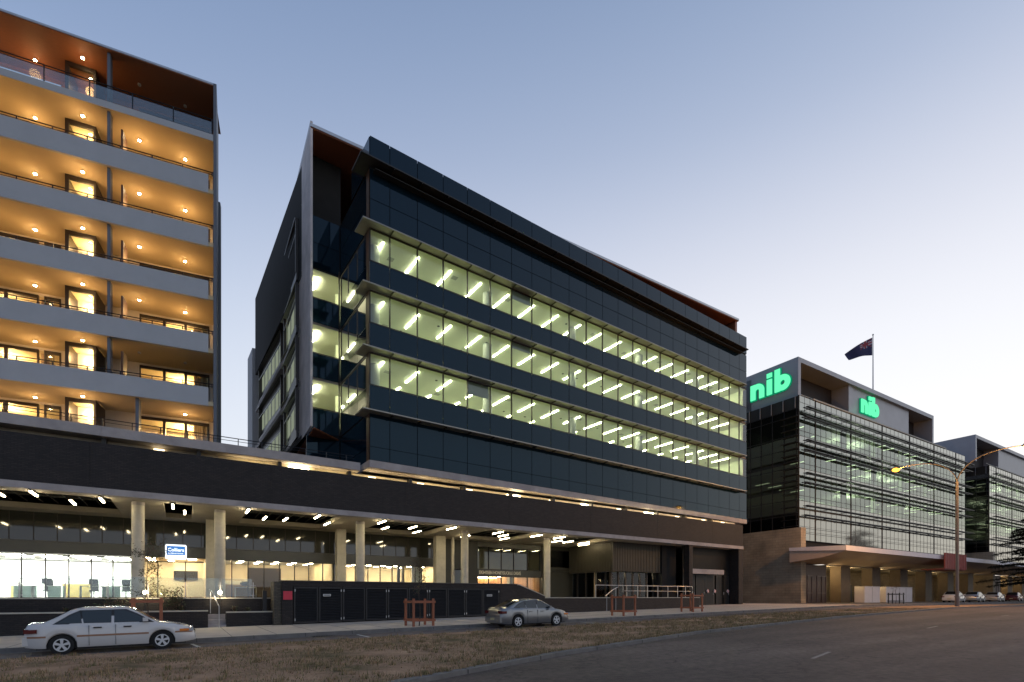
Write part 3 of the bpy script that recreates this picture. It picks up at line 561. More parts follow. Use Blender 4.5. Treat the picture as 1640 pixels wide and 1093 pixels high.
# small planter lamps
for x, y, lb in ((-1.44, 28.45, 'small round glowing lamp on a stem among the bushes by the left round column'), (1.52, 28.5, 'small round glowing lamp on a stem beside the bent steel handrail')):
    t = thing('garden_lamp', lb, 'lamp', (x, y, .9), group='planter lamps'); b = MB(); b.cyl((x, y, .9), (x, y, 1.85), .02, n=8); b.build('stem', dark_m, t, (x, y, .9))
    b = MB(); b.sphere((x, y, 1.91), .075); b.build('globe', bulb_e, t, (x, y, .9), smooth=True); lamp('globe_lamp', (0, -.12, 1.0), 25, (1, .85, .6), t, .07)
# ---------------------------------------------------------------- glass office tower
TO = (10.6, 29.62, 9.42); TF = Frame(2.4292, TO)
tow = thing('office_tower', 'dark glass office tower with three lit floors standing on the brick podium', 'building', TF.loc(), TF.yaw)
def TB(b, name, m, parent=None, **k): return b.build(name, m, parent or tow, TO, **k)
S0, S1, D0 = 10.6, 51.49, 29.62
mull = [10.62] + [11.87+1.82*i for i in range(22)] + [S1]
b = MB(); b.box(S0, S1+.02, D0, 46, 9.42, 9.86); TB(b, 'slab_edge', concrete)
def panels(z0, z1, m=panel_m, name='spandrel'):
    b = MB()
    for a, c in zip(mull, mull[1:]):
        t = [random.uniform(-.004, .004) for _ in range(4)]; a2, c2 = a+.02, c-.02
        b.add([(a2, D0+.02+t[0], z0), (c2, D0+.02+t[1], z0), (c2, D0+.02+t[2], z1), (a2, D0+.02+t[2]+t[0]-t[1], z1)], [(0, 1, 2, 3)])
        b.box(a2, c2, D0+.03, D0+.06, z0+.001, z1-.001)
    # the return face on the left corner
    for a, c in ((30.25, 31.9), (31.9, 33.7), (33.7, 35.48)):
        b.box(S0+.02, S0+.06, a+.015, c-.015, z0, z1)
    b.box(8.42, S0-.02, 35.50, 35.54, z0, z1)
    TB(b, name, m)
for z0, z1 in ((9.88, 10.66), (10.69, 12.60), (12.74, 14.34), (16.44, 18.04), (20.14, 21.73), (23.82, 25.44), (25.48, 27.25)): panels(z0, z1)
b = MB()
for a, c in zip(mull, mull[1:]): b.box(a+.02, c-.02, D0+.01, D0+.07, 27.40, 29.19)
b.box(S0, S0+.06, 29.7, 33.0, 27.42, 29.17); TB(b, 'glass_parapet', panel_m)
b = MB(); b.box(S0+.08, S1-.02, D0+.10, 56, 9.87, 12.8); b.box(S0+.08, S1-.02, D0+.10, 56, 23.72, 27.4); b.box(S0+.08, S1-.02, D0+.10, D0+.3, 27.4, 29.1)
b.box(8.42, S0+.08, 35.56, 56, 12.5, 12.8); b.box(8.42, S0+.08, 35.56, 56, 23.72, 31.3)
b.box(14, 50, 38, 55, 27.4, 31.3)
TB(b, 'dark_backing', void_m)
# canopies over each window band
def canopy(z, e=.60, th=.07, extra=False):
    b = MB(); b.box(S0-e, 50.5, D0-e, D0-.005, z, z+th); b.box(S0-e, S0-.005, D0-.005, D0+.9, z, z+th)
    if extra: b.box(S0+.2, 50.1, D0-.42, D0-.02, z-.28, z-.24)
    o = TB(b, 'sunshade', canopy_m if not extra else dkclad_m); b = MB()
    for m in mull[1:-1]: b.box(m-.03, m+.03, D0-e+.03, D0-.01, z-.06, z-.001)
    TB(b, 'bracket', frame_m, o)
for z in (16.32, 20.02, 23.70): canopy(z)
canopy(12.63); canopy(27.28, .78, .07, True)
# floors
mint = mat('office_ceiling', (.66, .70, .56), .8, var=.03); corew = mat('office_core', (.74, .78, .58), .8, var=.08, vs=.6)
for fz, sill, head in ((13.3, 14.36, 16.27), (17.0, 18.06, 19.97), (20.7, 21.75, 23.67)):
    b = MB(); b.box(S0+.1, S1-.03, D0+.12, 56, fz-.68, fz-.3); b.box(8.45, S0+.1, 35.6, 56, fz-.68, fz-.3); TB(b, 'floor_slab', concrete)
    b = MB(); b.box(S0+.05, S1-.03, D0+.12, 44, head, head+.04); b.box(8.45, S0+.05, 35.58, 44, head, head+.04)
    TB(b, 'ceiling', mint)
    b = MB(); b.box(S0+.05, S1-.03, D0+.12, 44, fz-.04, fz); b.box(8.45, S0+.05, 35.58, 44, fz-.04, fz); TB(b, 'office_floor', mat('pale_carpet', (.55, .56, .44), .9, var=.05))
    b = MB(); b.box(8.7, S1-.03, 43.0, 43.2, fz, head); b.box(S1-.12, S1-.04, D0+.4, 43, fz, head); b.box(S0+.3, 24, 37.5, 37.6, fz, head-.0); b.box(30, 38, 38.5, 38.6, fz, head); TB(b, 'core_wall', corew)
    b = MB(); b.box(S0+.1, S1-.1, D0+.09, D0+.16, sill-1.0, sill-.02); TB(b, 'spandrel_upstand', mat('upstand', (.4, .42, .36), .8))
    for k in (.75, 9.2, 17.4, 25.6, 34.1):
        b = MB(); b.cyl((S0+k+.1, D0+1.55, fz), (S0+k+.1, D0+1.55, head), .33, n=20); TB(b, 'column', mat('column_grey', (.36, .38, .36), .7, var=.05), smooth=True)
    # windows of the street face, then of the return face and the recess
    for i, (a, c) in enumerate(zip(mull, mull[1:])):
        b = MB(); h1 = head-.0; b.box(a-.03, a+.03, D0-.03, D0+.09, sill, h1); b.box(a+.03, c-.03, D0, D0+.07, sill-.0, sill+.045); b.box(a+.03, c-.03, D0, D0+.07, h1-.05, h1+.04)
        o = TB(b, 'window', frame_m); b = MB(); b.add([(a+.03, D0+.03, sill+.045), (c-.03, D0+.03+random.uniform(-.003, .003), sill+.045), (c-.03, D0+.03, h1-.05), (a+.03, D0+.03, h1-.05)], [(0, 1, 2, 3)]); TB(b, 'pane', glass_office, o)
    for a, c in ((30.25, 31.9), (31.9, 33.7), (33.7, 35.48)):
        b = MB(); b.box(S0-.0, S0+.08, a-.04, a+.04, sill, head); b.box(S0, S0+.07, a+.04, c-.04, head-.06, head); o = TB(b, 'window', frame_m); b = MB(); b.add([(S0+.03, a+.04, sill), (S0+.03, c-.04, sill), (S0+.03, c-.04, head-.06), (S0+.03, a+.04, head-.06)], [(0, 1, 2, 3)]); TB(b, 'pane', glass_side, o)
    b = MB(); b.box(S0-.08, S0, 35.45, 35.56, sill-1.6, head+.4); b.box(8.42, S0-.08, 35.48, 35.56, sill-.0, sill+.05); o = TB(b, 'window', frame_m); b = MB(); b.add([(8.45, 35.51, sill+.05), (S0-.08, 35.51, sill+.05), (S0-.08, 35.51, head), (8.45, 35.51, head)], [(0, 1, 2, 3)]); TB(b, 'pane', glass_side, o)
    for i in range(26):
        sx = 12.6+1.47*i+random.uniform(-.3, .3); dy = random.choice((30.9, 31.6, 33.0, 34.2)); b = MB()
        if i % 3: b.cyl((sx, dy, head-.03), (sx, dy, head-.002), .09, n=10); TB(b, 'speaker_grille', dkclad_m)
        else: b.box(sx-.2, sx+.2, dy-.2, dy+.2, head-.012, head-.002); TB(b, 'air_vent', mat('vent_grey', (.32, .34, .28), .7, var=0))
    for i in random.sample(range(1, 22), 1):
        a, c = mull[i], mull[i+1]; b = MB(); b.box(a+.06, c-.06, D0+.13, D0+.15, head-random.uniform(.3, .9), head-.002); TB(b, 'roller_blind', mat('roller_blind', (.5, .52, .42), .9, var=.04))
    # ceiling lights: the first row seen through the glass as parts, the deeper rows as one
    back = MB()
    for i in range(17):
        s = 11.75+2.36*i; b = MB(); b.box(s-.032, s+.032, 30.35, 32.4, head-.05, head-.002); TB(b, 'ceiling_light', office_e)
        for y in (33.4, 35.9): 
            if random.random() < .8: back.box(s-.035, s+.035, y, y+1.8, head-.05, head-.002)
    back.box(9.3, 9.4, 36.3, 37.9, head-.12, head-.06); back.box(9.3, 9.4, 39, 40.6, head-.12, head-.06)
    TB(back, 'ceiling_light', office_e)
# corner posts in brown, under-roof plant and timber-lined roof plate
b = MB(); b.box(S0+.005, S0+.04, 29.75, 30.2, 9.87, 27.27); TB(b, 'corner_panel', mat('brown_panel', (.10, .055, .03), .5, var=.15))
b = MB(); poly = [(8.22, 33.6), (51.6, 30.6), (51.6, 56.4), (8.82, 56.4), (8.98, 44.7)]; b.prism(poly, 2, 31.35, 31.42); TB(b, 'roof_soffit', wood_soffit)
b = MB(); b.prism([(8.19, 33.55), (51.62, 30.55), (51.62, 56.45), (8.79, 56.45), (8.94, 44.7)], 2, 31.422, 31.62); TB(b, 'roof_edge', steel_m)
b = MB(); b.box(51.2, 51.55, 30.75, 34, 29.2, 31.33); TB(b, 'roof_fin', wood_soffit)
# concrete side blade: kinked in plan, with hooded side windows
b = MB(); b.prism([(8.2, 33.6), (8.34, 33.6), (9.15, 44.3), (9.2, 44.7), (8.95, 44.7)], 2, 12.5, 31.8); b.prism([(8.95, 44.702), (9.2, 44.702), (9.05, 56.3), (8.8, 56.3)], 2, 9.6, 31.8)
for z in (16.7, 20.4, 24.1, 28.6): b.prism([(8.194, 33.6), (8.2, 33.6), (8.95, 44.7), (8.944, 44.7)], 2, z, z+.03)
TB(b, 'side_wall', mat('lit_blade_concrete', (.62, .56, .54), .7, var=.2, vs=.8, bump=.2, bs=12))  # paler than the other concrete: light from the apartments put into the colour
b = MB(); b.prism([(8.43, 33.7), (10.5, 35.4), (10.5, 44), (9.15, 44)], 2, 12.4, 12.5); TB(b, 'overhang_soffit', wood_soffit)
def sideface(d): return 8.2+(8.95-8.2)*(d-33.6)/11.1 if d < 44.7 else 8.95-.15*(d-44.7)/11.6
for z0, z1, lit in ((13.4, 16.3, 1), (17.1, 20.0, 1), (20.8, 23.7, 1), (24.5, 28.2, 0)):
    for d0, d1 in ((38.0, 43.2), (45.4, 54.6)):
        sa, sb = sideface(d0), sideface(d1); b = MB()
        if lit: b.add([(sa-.02, d0, z0), (sb-.02, d1, z0), (sb-.02, d1, z1), (sa-.02, d0, z1)], [(0, 1, 2, 3)])
        b.prism([(sa-.26, d0-.1), (sb-.34, d1+.1), (sb-.015, d1+.1), (sa-.015, d0-.1)], 2, z1, z1+.10); b.prism([(sa-.20, d0-.1), (sb-.26, d1+.1), (sb-.015, d1+.1), (sa-.015, d0-.1)], 2, z0-.5, z0)
        b.prism([(sb-.33, d1), (sb-.33, d1+.1), (sb-.015, d1+.1), (sb-.015, d1)], 2, z0, z1); b.prism([(sa-.25, d0-.1), (sa-.25, d0), (sa-.015, d0), (sa-.015, d0-.1)], 2, z0, z1)
        if not lit: b.prism([(sa-.05, d0), (sb-.05, d1), (sb-.015, d1), (sa-.015, d0)], 2, z0, z1)
        o = TB(b, 'hooded_window', mat('hood_metal', (.09, .085, .08), .4, .3, var=.1)); h = MB(); h.prism([(sa-.31, d0-.1), (sb-.39, d1+.1), (sb-.345, d1+.1), (sa-.265, d0-.1)], 2, z1+.02, z1+.07)
        h.prism([(sa-.25, d0-.1), (sb-.31, d1+.1), (sb-.27, d1+.1), (sa-.21, d0-.1)], 2, z1-1.0, z1-.96); TB(h, 'louvre_blade', steel_m, o)
        if lit:
            h = MB(); n = 3 if d0 < 44 else 6
            for k in range(n):
                a = (k+.12)/n; c = (k+.88)/n; y0 = d0+(d1-d0)*a; y1 = d0+(d1-d0)*c; q0 = sideface(y0)-.04; q1 = sideface(y1)-.04
                h.add([(q0, y0, z0+.75), (q1, y1, z0+.75), (q1, y1, z1-.75), (q0, y0, z1-.75)], [(0, 1, 2, 3)])
            TB(h, 'pane', mat('lit_blind', (.4, .42, .33), .1) if False else emit('lit_side_window', (.60, .68, .50), .34), o)
b = MB(); b.box(8.3, 9.0, 57, 60, 9, 26.8); TB(b, 'rear_wall', render_m)
# ---------------------------------------------------------------- apartment building on the left
LO = (-3.9, 34.05, 9.7); LF = Frame(-9.2341, LO)
apt = thing('apartment_building', 'apartment building with stacked orange lit balconies behind pale grey parapets', 'building', LF.loc(), LF.yaw)
def AB(b, name, m, parent=None, **k): return b.build(name, m, parent or apt, LO, **k)
A0, A1, AD, AW = -24., -4.03, 34.05, 37.2
U = [12.77+3.08*k for k in range(6)]; CE = U+[31.35]; FLR = [9.66]+[u+.24 for u in U]
topwall = mat('orange_wall', (.42, .16, .06), .7, var=.06)
warm = (1, .54, .20)
for k, c in enumerate(CE):
    f = FLR[k]; top = k == 6
    if not top:
        b = MB(); b.prism([(A0, AD), (A1, AD), (-4.33, 37.35), (A0, 37.35)], 2, c, c+.24 if k < 5 else 28.50); b.box(A0, -5.0, 37.352, 41, c, c+.24); o = AB(b, 'balcony_slab', ceil_m)
        if k < 5:
            b = MB(); b.box(A0, -4.28, AD-.03, AD+.12, c-.02, c+1.05); p = AB(b, 'balcony_parapet', render_m)
            for x in range(-23, -4, 5): pass
        else:
            b = MB(); b.box(A0, A1, AD-.03, AD-.002, 28.15, 28.52); p = AB(b, 'slab_edge', render_m)
    # railing above each parapet
    if k < 5 or k == 5:
        zb = c+1.05 if k < 5 else 28.52; zt = c+1.27 if k < 5 else 29.44
        b = MB(); b.tube([(A0, AD+.05, zt), (-4.0, AD+.05, zt)], .028, 6); b.tube([(A0, AD+.05, zt-.13), (-4.0, AD+.05, zt-.13)], .016, 6)
        s = -4.1
        while s > A0: b.box(s-.025, s+.025, AD+.03, AD+.07, zb, zt); s -= 1.45 if k < 5 else 1.9
        if k < 5: b.box(-4.05, -4.0, AD+.02, AD+.07, c+.24, zt); b.tube([(-4.02, AD+.05, zt), (-4.02, 35.2, zt)], .02, 6)
        o = AB(b, 'railing', rail_m)
        if k == 5: b = MB(); b.box(A0, -4.1, AD+.045, AD+.055, 28.6, 29.3); AB(b, 'glass_infill', glass_bal, o)
    # back wall pieces and windows
    wz = min(c, f+2.75)
    wm = topwall if top else wallw
    L1, T0, T1 = -12.0, -8.27, -4.62
    b = MB(); b.box(L1, T0, AW, AW+.15, f, c); b.box(T1, -4.33, AW, AW+.15, f, c)
    if c > wz-.1: b.box(A0, L1, AW, AW+.15, c-.14, c); b.box(T0, T1, AW, AW+.15, c-.14, c)
    AB(b, 'balcony_wall', wm)
    wins = [(-17.6, -16.0), (-16.0, -14.42), (-14.42, -13.0), (-12.75, -12.0), (T0, -7.02), (-7.02, -5.9), (-5.9, T1)]
    for a, e in wins:
        if top and a < -10: continue
        zt = c-.14; b = MB(); t = .07; b.box(a, a+t, AW-.04, AW+.1, f+.05, zt); b.box(e-t, e, AW-.04, AW+.1, f+.05, zt); b.box(a+t, e-t, AW-.04, AW+.1, zt-.16, zt); b.box(a+t, e-t, AW-.04, AW+.1, f+.05, f+.12)
        o = AB(b, 'window', frame_m); b = MB(); b.box(a+t, e-t, AW+.02, AW+.03, f+.12, zt-.16); AB(b, 'pane', glass_clear, o)
    # projecting door box
    PD = 35.6; a, e = -11.32, -9.95; b = MB(); zt = c-.04; t = .17
    b.box(a, a+t, PD, PD+.14, f, zt); b.box(e-.11, e, PD, PD+.14, f, zt); b.box(a+t, e-.11, PD, PD+.14, zt-.22, zt); b.box(a, a+.08, PD+.14, AW, f, zt); b.box(e-.08, e, PD+.14, AW, f, zt)
    o = AB(b, 'balcony_door', frame_m); b = MB(); b.box(a+t, e-.11, PD+.05, PD+.06, f, zt-.22); AB(b, 'pane', glass_clear, o)
    # rooms behind
    b = MB(); b.box(A0, -5.0, 41, 41.1, f, c); b.box(-9.3, -9.2, AW+.2, 41, f, c); b.box(-5.1, -5.0, AW+.2, 41, f, c); AB(b, 'room_lining', cr)
    if not top:
        for (sx, dy, e) in ((-15, 39.2, 420), (-10.6, 36.9, 130), (-6.4, 39.2, 420)):
            lamp('room_lamp', (sx-LO[0], dy-LO[1], c-.45-LO[2]), e, (1, .62, .26), apt, .12)
    else: lamp('room_lamp', (-10.6-LO[0], 36.9-LO[1], c-.45-LO[2]), 14, (1, .62, .26), apt, .12)
    for a, e in ((-16.9, -15.2), (-8.1, -7.3), (-5.5, -4.8), (-13.0, -12.4)):
        if random.random() < .55 and not (top and a < -9):
            b = MB(); n = 14; vs = []
            for i in range(n+1):
                x = a+(e-a)*i/n; y = AW+.32+.05*(i % 2); vs += [(x, y, f+.1), (x, y, c-.2)]
            b.add(vs, [(2*i, 2*i+2, 2*i+3, 2*i+1) for i in range(n)]); AB(b, 'curtain', mat('curtain_cream', (.62, .5, .36), .9, var=.05))
    # downlights on the soffit
    for s, d in ((-17.6, 36.2), (-15.2, 35.1), (-12.82, 36.25), (-10.37, 35.04), (-7.93, 35.61), (-5.74, 36.05)):
        off = (k in (6,) and s > -9) or (k == 1 and s > -9) or (k == 0 and -8.5 < s < -6)
        zc = c if k < 6 else 31.35
        b = MB(); b.cyl((s, d, zc-.08), (s, d, zc-.001), .085, n=14); o = AB(b, 'downlight', mat('fitting_white', (.6, .6, .55), .5, var=0))
        b = MB(); b.cyl((s, d, zc-.095), (s, d, zc-.081), .07, n=14); AB(b, 'lens', bulb_e if not off else mat('lens_off', (.4, .4, .38), .3, var=0), o)
        if not off: lamp('downlight_lamp', (s-LO[0], d-LO[1], zc-.85-LO[2]), (36 if not top else 26)*random.uniform(.75, 1.2), warm, apt, .25)
# dividers, end walls, roof
b = MB()
for k in range(1, 7): b.box(-9.07, -8.93, 34.22, 34.62, FLR[k], CE[k]-.002)
b.box(-7.82, -7.66, 34.3, 34.8, 9.66, CE[0]-.002); AB(b, 'divider_wall', mat('blue_grey_render', (.12, .135, .16), .5, var=.08))  # dark blue-grey render
b = MB()
for k in range(1, 6): b.box(-8.55, -8.45, 34.6, 35.4, FLR[k], CE[k]-.5)
AB(b, 'privacy_screen', mat('brown_screen', (.10, .04, .02), .5))
b = MB(); b.prism([(-4.02, 34.0), (-3.86, 34.0), (-4.14, 37.4), (-4.32, 37.4)], 2, 9.66, 31.50); b.box(-4.3, -4.04, 37.41, 37.9, 9.66, 27.0); AB(b, 'end_wall', mat('blue_grey_render', (.17, .20, .24), .5, var=.08))
b = MB(); b.box(A0, A1+.02, AD-.02, 37.4, 31.35, 31.39); AB(b, 'roof_soffit', mat('roof_timber', (.26, .10, .045), .6, var=.1, vs=3, stretch=(1, 6, 1)))
b = MB(); b.box(A0, A1+.0, AD-.05, 37.4, 31.392, 31.50); AB(b, 'roof_edge', steel_m)
b = MB(); b.box(A0, -6.2, 41.2, 52, 9.6, 31.3); AB(b, 'rear_mass', render_m)
# ---------------------------------------------------------------- far office blocks (own axes)
def letters(parent, loc, rot, h, m_face, m_side, sx=1.0):
    # n i b in thick rounded strokes; baseline at z=0, x-height h
    t = h*.34
    parts = []
    def L(f, w, y0, y1):
        f = f*1.0
        b = MB()
        b.box(0-w, t+w, y0, y1, -w, h+w*1); b.box(h*.62-w, h*.62+t+w, y0+.002, y1-.002, -w, h*.60)
        b.ring(h*.48, h*.52, h*.48-t-w, h*.48+w, y0+.004, y1-.004, 0, pi, 20)
        x = h*1.16; b.box(x-w, x+t+w, y0, y1, -w, h+w); b.box(x-w, x+t+w, y0, y1, h*1.13-w, h*1.40+w)
        x = h*1.70; b.box(x-w, x+t+w, y0, y1, -w, h*1.45+w); b.ring(x+h*.52, h*.5, max(.02, h*.5-t-w), h*.5+w, y0+.004, y1-.004, 0, 2*pi, 36)
        return b
    for nm, w, y0, y1, m in (('letter_halo', .11, 0, .12, m_side), ('letter_face', 0, -.16, -.01, m_face)):
        o = L(1, w, y0, y1).build(nm, m, parent); o.location = loc; o.rotation_euler = rot; o.scale = (sx, 1, 1)
        o['label'] = 'glowing green sign lettering'
green_f = emit('green_letter', (.13, .88, .42), 1.15); green_s = emit('green_halo', (.0, .30, .14), .8)
coat_dark = mat('dark_green_glass', (.006, .012, .010), .04, 0, var=.1, spec=.55)
def office_block(label, s0, dF, length, sign, shift):
    O = (s0, dF, .9); F = Frame(-1.4923, O)
    t = thing('office_block', label, 'building', F.loc(), F.yaw)
    def B(b, name, m, parent=None, **k): return b.build(name, m, parent or t, O, **k)
    sE = s0+length; zb, zt = 8.3, 25.05; bay = 8.4; off = 3.53
    vs = [s0]+[s0+off+bay*i for i in range(8) if off+bay*i < length-.5]+[sE]
    tops = [23.45-3.77*i for i in range(4)]
    # curtain wall bays: framed window panels between shading blades
    rows = [(zb, 9.35), (9.4, 12.1)]+[(tops[i]+.05-3.77*0, tops[i]+1.5) for i in (0,)]
    zlev = [8.3, 9.3, 9.9, 12.05, 15.8, 19.6, 23.35, 24.3, 25.05]
    for a, c in zip(vs, vs[1:]):
        b = MB(); b.box(a-.04, a+.04, dF-.06, dF+.1, zb, zt); n = max(1, round((c-a)/1.2)); w = (c-a)/n
        for k in range(1, n): b.box(a+k*w-.018, a+k*w+.018, dF-.008, dF+.05, zb, zt)
        for z in zlev: b.box(a+.04, c-.001, dF-.01, dF+.05, z-.015, z+.015)
        for q in tops: b.box(a+.04, c-.001, dF-.02, dF+.05, q-2.45, q-2.41); b.box(a+.04, c-.001, dF-.02, dF+.05, q-3.05, q-3.01)
        o = B(b, 'curtain_wall', frame_m)
        for z0, z1, vis in [(8.3, 12.05, 0), (24.3, 25.05, 0), (23.35, 24.3, 0)]+[(q-3.03, q, 1) for q in tops[:3]]+[(q-.05, q+.75, 0) for q in tops[1:]]+[(12.05, 12.2, 0)]:
            b = MB()
            for k in range(n):
                tt = random.uniform(-.004, .004); x0, x1 = a+k*w+.02, a+(k+1)*w-.02
                b.add([(x0, dF+.01+tt, z0), (x1, dF+.01-tt, z0), (x1, dF+.01-tt*.5, z1), (x0, dF+.01+tt*.5, z1)], [(0, 1, 2, 3)])
            B(b, 'vision_glass' if vis else 'panel_glass', glass_coat if vis else coat_panel, o)
    # shading blades with brackets
    for q in tops:
        for dz, e in ((0, 1.0), (-1.05, .8)):
            b = MB(); b.box(s0+.1, sE+.9, dF-e, dF-e+.30, q+dz, q+dz+.07); b.box(s0+.1, sE+.6, dF-e+.42, dF-e+.60, q+dz+.0, q+dz+.06)
            o = B(b, 'shading_blade', rail_m); b = MB(); s = s0+1
            while s < sE: b.box(s-.03, s+.03, dF-e, dF-.03, q+dz-.06, q+dz-.002); s += 4.2
            B(b, 'blade_bracket', rail_m, o)
    # floors behind the glass, with scattered lit strips
    for i, q in enumerate(tops):
        b = MB(); b.box(s0+.1, sE-.1, dF+.15, dF+14, q-.05-3.77*0, q+.7); B(b, 'floor_slab', mat('block_slab', (.12, .13, .12), .8))
        b = MB(); b.box(s0+.1, sE-.1, dF+8, dF+8.1, q-3.1, q-.05); s = s0+4.3
        while s < sE-2: b.box(s, s+.5, dF+1.2, dF+1.7, q-3.1, q-.05); s += 8.4
        B(b, 'inner_wall', mat('block_inner', (.30, .34, .28), .8, var=.1))
        for k in range(3 if i < 3 else 1): x = s0+random.uniform(2, length-14); lamp('office_lamp', (x-O[0]+4, 4.0, q-.8-.9), 430, (.95, 1, .60), t, .3)
        b = MB(); s = s0+1.2
        while s < sE-1:
            if random.random() < (.6 if i < 3 else .25): y = random.choice((1.2, 2.6, 4.4)); b.box(s, s+.14, dF+y, dF+y+1.8, q-.10, q-.052)
            s += 2.6
        B(b, 'ceiling_light', emit('green_office_tube', (.9, 1, .55), 2.6))
    b = MB(); b.box(s0+.1, sE-.1, dF+14, dF+28, zb, zt-.1); b.box(s0+.1, sE-.1, dF+.15, dF+14, zb, 12.0); b.box(s0+.15, sE-.1, dF+.15, dF+14, 24.2, 24.9); B(b, 'block_mass', void_m)
    # side face: dark glass with projecting bars, some rooms lit
    b = MB(); z = 9.65
    for d in [dF+.3+1.45*i for i in range(16)]: b.box(s0-.04, s0+.02, d-.03, d+.03, 9.65, 23.6)
    for z in (11.5, 13.0, 15.3, 16.8, 19.0, 20.6, 22.8, 23.6): b.box(s0-.03, s0+.02, dF, dF+24, z-.03, z+.03)
    for z in np.arange(9.9, 23.4, .75): b.box(s0-.32, s0-.05, dF+.05, dF+2.0, z, z+.05)
    o = B(b, 'side_frame', dark_m)
    b = MB(); b.box(s0+.02, s0+.05, dF, dF+24, 9.65, 23.6); B(b, 'side_glass', glass_dark, o)
    b = MB()
    for d in [dF+.4+1.45*i for i in range(16)]: b.box(s0-.10, s0-.02, d-.03, d+.03, 23.65, 25)
    B(b, 'louvre_post', zinc_m)
    b = MB(); b.box(s0+.0, s0+.1, dF+.1, dF+24, 23.6, 25.0); B(b, 'louvre_band', dkclad_m)
    b = MB(); b.box(s0+.05, s0+.4, dF, dF+26, 8.3, 9.65); B(b, 'side_spandrel', dkclad_m)
    # roof box: zinc clad frame open to the street
    r0, r1, f = s0+shift, s0+shift+37.3, dF+.15
    b = MB(); b.box(r0, r0+.55, f, f+26, 25.06, 29.05); b.box(r1-.5, r1, f, f+26, 25.06, 29.05); b.box(r0, r1, f, f+26, 29.05, 29.6); b.box(r0+12.15, r0+13.2, f+.3, f+6, 25.06, 29.045); b.box(r0+13.2, r0+29.7, f+.4, f+6, 25.06, 29.045); b.box(r0, r1, f+5.9, f+26, 25.06, 29.04)
    B(b, 'roof_box', zinc_m)
    b = MB(); b.box(r0+.56, r0+12.14, f+2.4, f+2.5, 25.06, 29.04); b.box(r0+29.75, r1-.55, f+2.4, f+2.5, 25.06, 29.04); B(b, 'dark_louvre', mat('plant_louvre', (.025, .018, .016), .7))
    b = MB(); b.box(s0+3, r1+4, dF-.1, dF+.12, 25.055, 25.22); b.box(s0+.5, r1+3, dF+.5, dF+.62, 25.5, 25.58); B(b, 'roof_edge_rail', pale_conc)
    if sign:
        letters(t, (r0+15.2-O[0], f+.25-O[1], 26.1-.9), (0, 0, 0), 1.75, green_f, green_s)
        lamp('sign_glow', (r0+17.6-O[0], f-.7-O[1], 27.2-.9), 22, (.1, 1, .4), t, .5); lamp('sign_glow', (r0-.9-O[0], dF+3.4-O[1], 27.4-.9), 22, (.1, 1, .4), t, .5)
        letters(t, (r0-.13-O[0], dF+6.0-O[1], 26.25-.9), (0, 0, -pi/2), 1.85, green_f, green_s)
    # street canopy with curved soffit, walls and piers under it
    zc = 0
    b = MB(); b.prism([(27.0+dF-33, 6.52), (27.0+dF-33, 7.05), (dF+.0, 7.25), (dF, 6.9)], 0, s0-2, s0+60); B(b, 'canopy', mat('canopy_white', (.70, .66, .68), .5, var=.06))
    b = MB(); b.prism([(dF-5.9, 6.50), (dF, 6.88), (dF, 5.6), (dF-3.6, 5.95)], 0, s0-1.9, s0+60); B(b, 'canopy_soffit', mat('canopy_soffit', (.44, .34, .27), .6, var=.06))
    b = MB(); b.box(s0, sE, dF+.3, dF+.5, 7.26, 8.28); B(b, 'dark_recess', void_m)
    b = MB(); b.box(s0-1.0, s0-.0, dF-.8, dF+26, .5, 9.6); B(b, 'stone_side_wall', block_m)
    b = MB(); b.box(s0+.0, s0+6.1, dF+.1, dF+.3, .8, 5.5); B(b, 'plant_door_wall', mat('brown_metal', (.075, .052, .05), .5, .2, var=.1))
    for x in (s0+.3, s0+1.9, s0+4.0, s0+5.0):
        b = MB(); b.box(x, x+.05, dF+.03, dF+.099, .9, 4.2); b.box(x+1.0, x+1.05, dF+.03, dF+.099, .9, 4.2); b.box(x+.05, x+1.0, dF+.03, dF+.099, 4.12, 4.2); b.box(x+.05, x+1.0, dF+.03, dF+.099, 2.1, 2.18); B(b, 'door_frame', mat('brown_trim', (.17, .13, .13), .4, .3))
    b = MB()
    for x in (9.2, 17.3, 25.5, 33.8, 42, 50.3): b.box(s0+x, s0+x+2.3, dF-.1, dF+1.2, .8, 5.55)
    B(b, 'pier', mat('pier_brown', (.14, .105, .07), .7, var=.12))
    b = MB(); b.box(s0+6.1, s0+60, dF+7.6, dF+7.8, .8, 5.5); b.box(s0+6.0, s0+6.2, dF+.1, dF+7.6, .8, 5.5); B(b, 'lobby_back_wall', block_m)
    b = MB(); b.box(s0+6.1, s0+60, dF+.1, dF+7.6, 5.5, 5.6); B(b, 'lobby_ceiling', soffit_m)
    b = MB(); b.box(s0+12, s0+12.8, dF+6.4, dF+7.5, .9, 4.5); b.box(s0+21, s0+23, dF+5, dF+5.1, .9, 3.4); b.box(s0+29, s0+31, dF+5, dF+5.1, .9, 3.4); b.box(s0+38, s0+38.9, dF+5, dF+5.1, .9, 4.5); B(b, 'dark_screen', dkclad_m)
    for x, y in ((7.2, 1.0), (13.5, 1.5), (21.2, .8), (30, 1.5), (38.5, 1.2), (46, 1.4), (54, 1.2)):
        b = MB(); b.cyl((s0+x, dF+y, 5.40), (s0+x, dF+y, 5.498), .12, n=12); B(b, 'canopy_light', emit('canopy_bulb', (1, .8, .4), 28)); lamp('canopy_lamp', (x, y, 4.0), 170 if x < 16 else 95, (1, .72, .36), t, .1)
    return t, B, O, F
nb, NB, NO, NF = office_block('large glass office block with glowing green rooftop letters and a pale street canopy', 59.03, 32.97, 49.3, True, .14)
b = MB(); b.box(59.03+21.6, 59.03+28.6, 26.5, 26.62, 5.3, 7.3); b.box(59.03+21.6, 59.03+28.6, 26.62, 29, 5.2, 5.3)
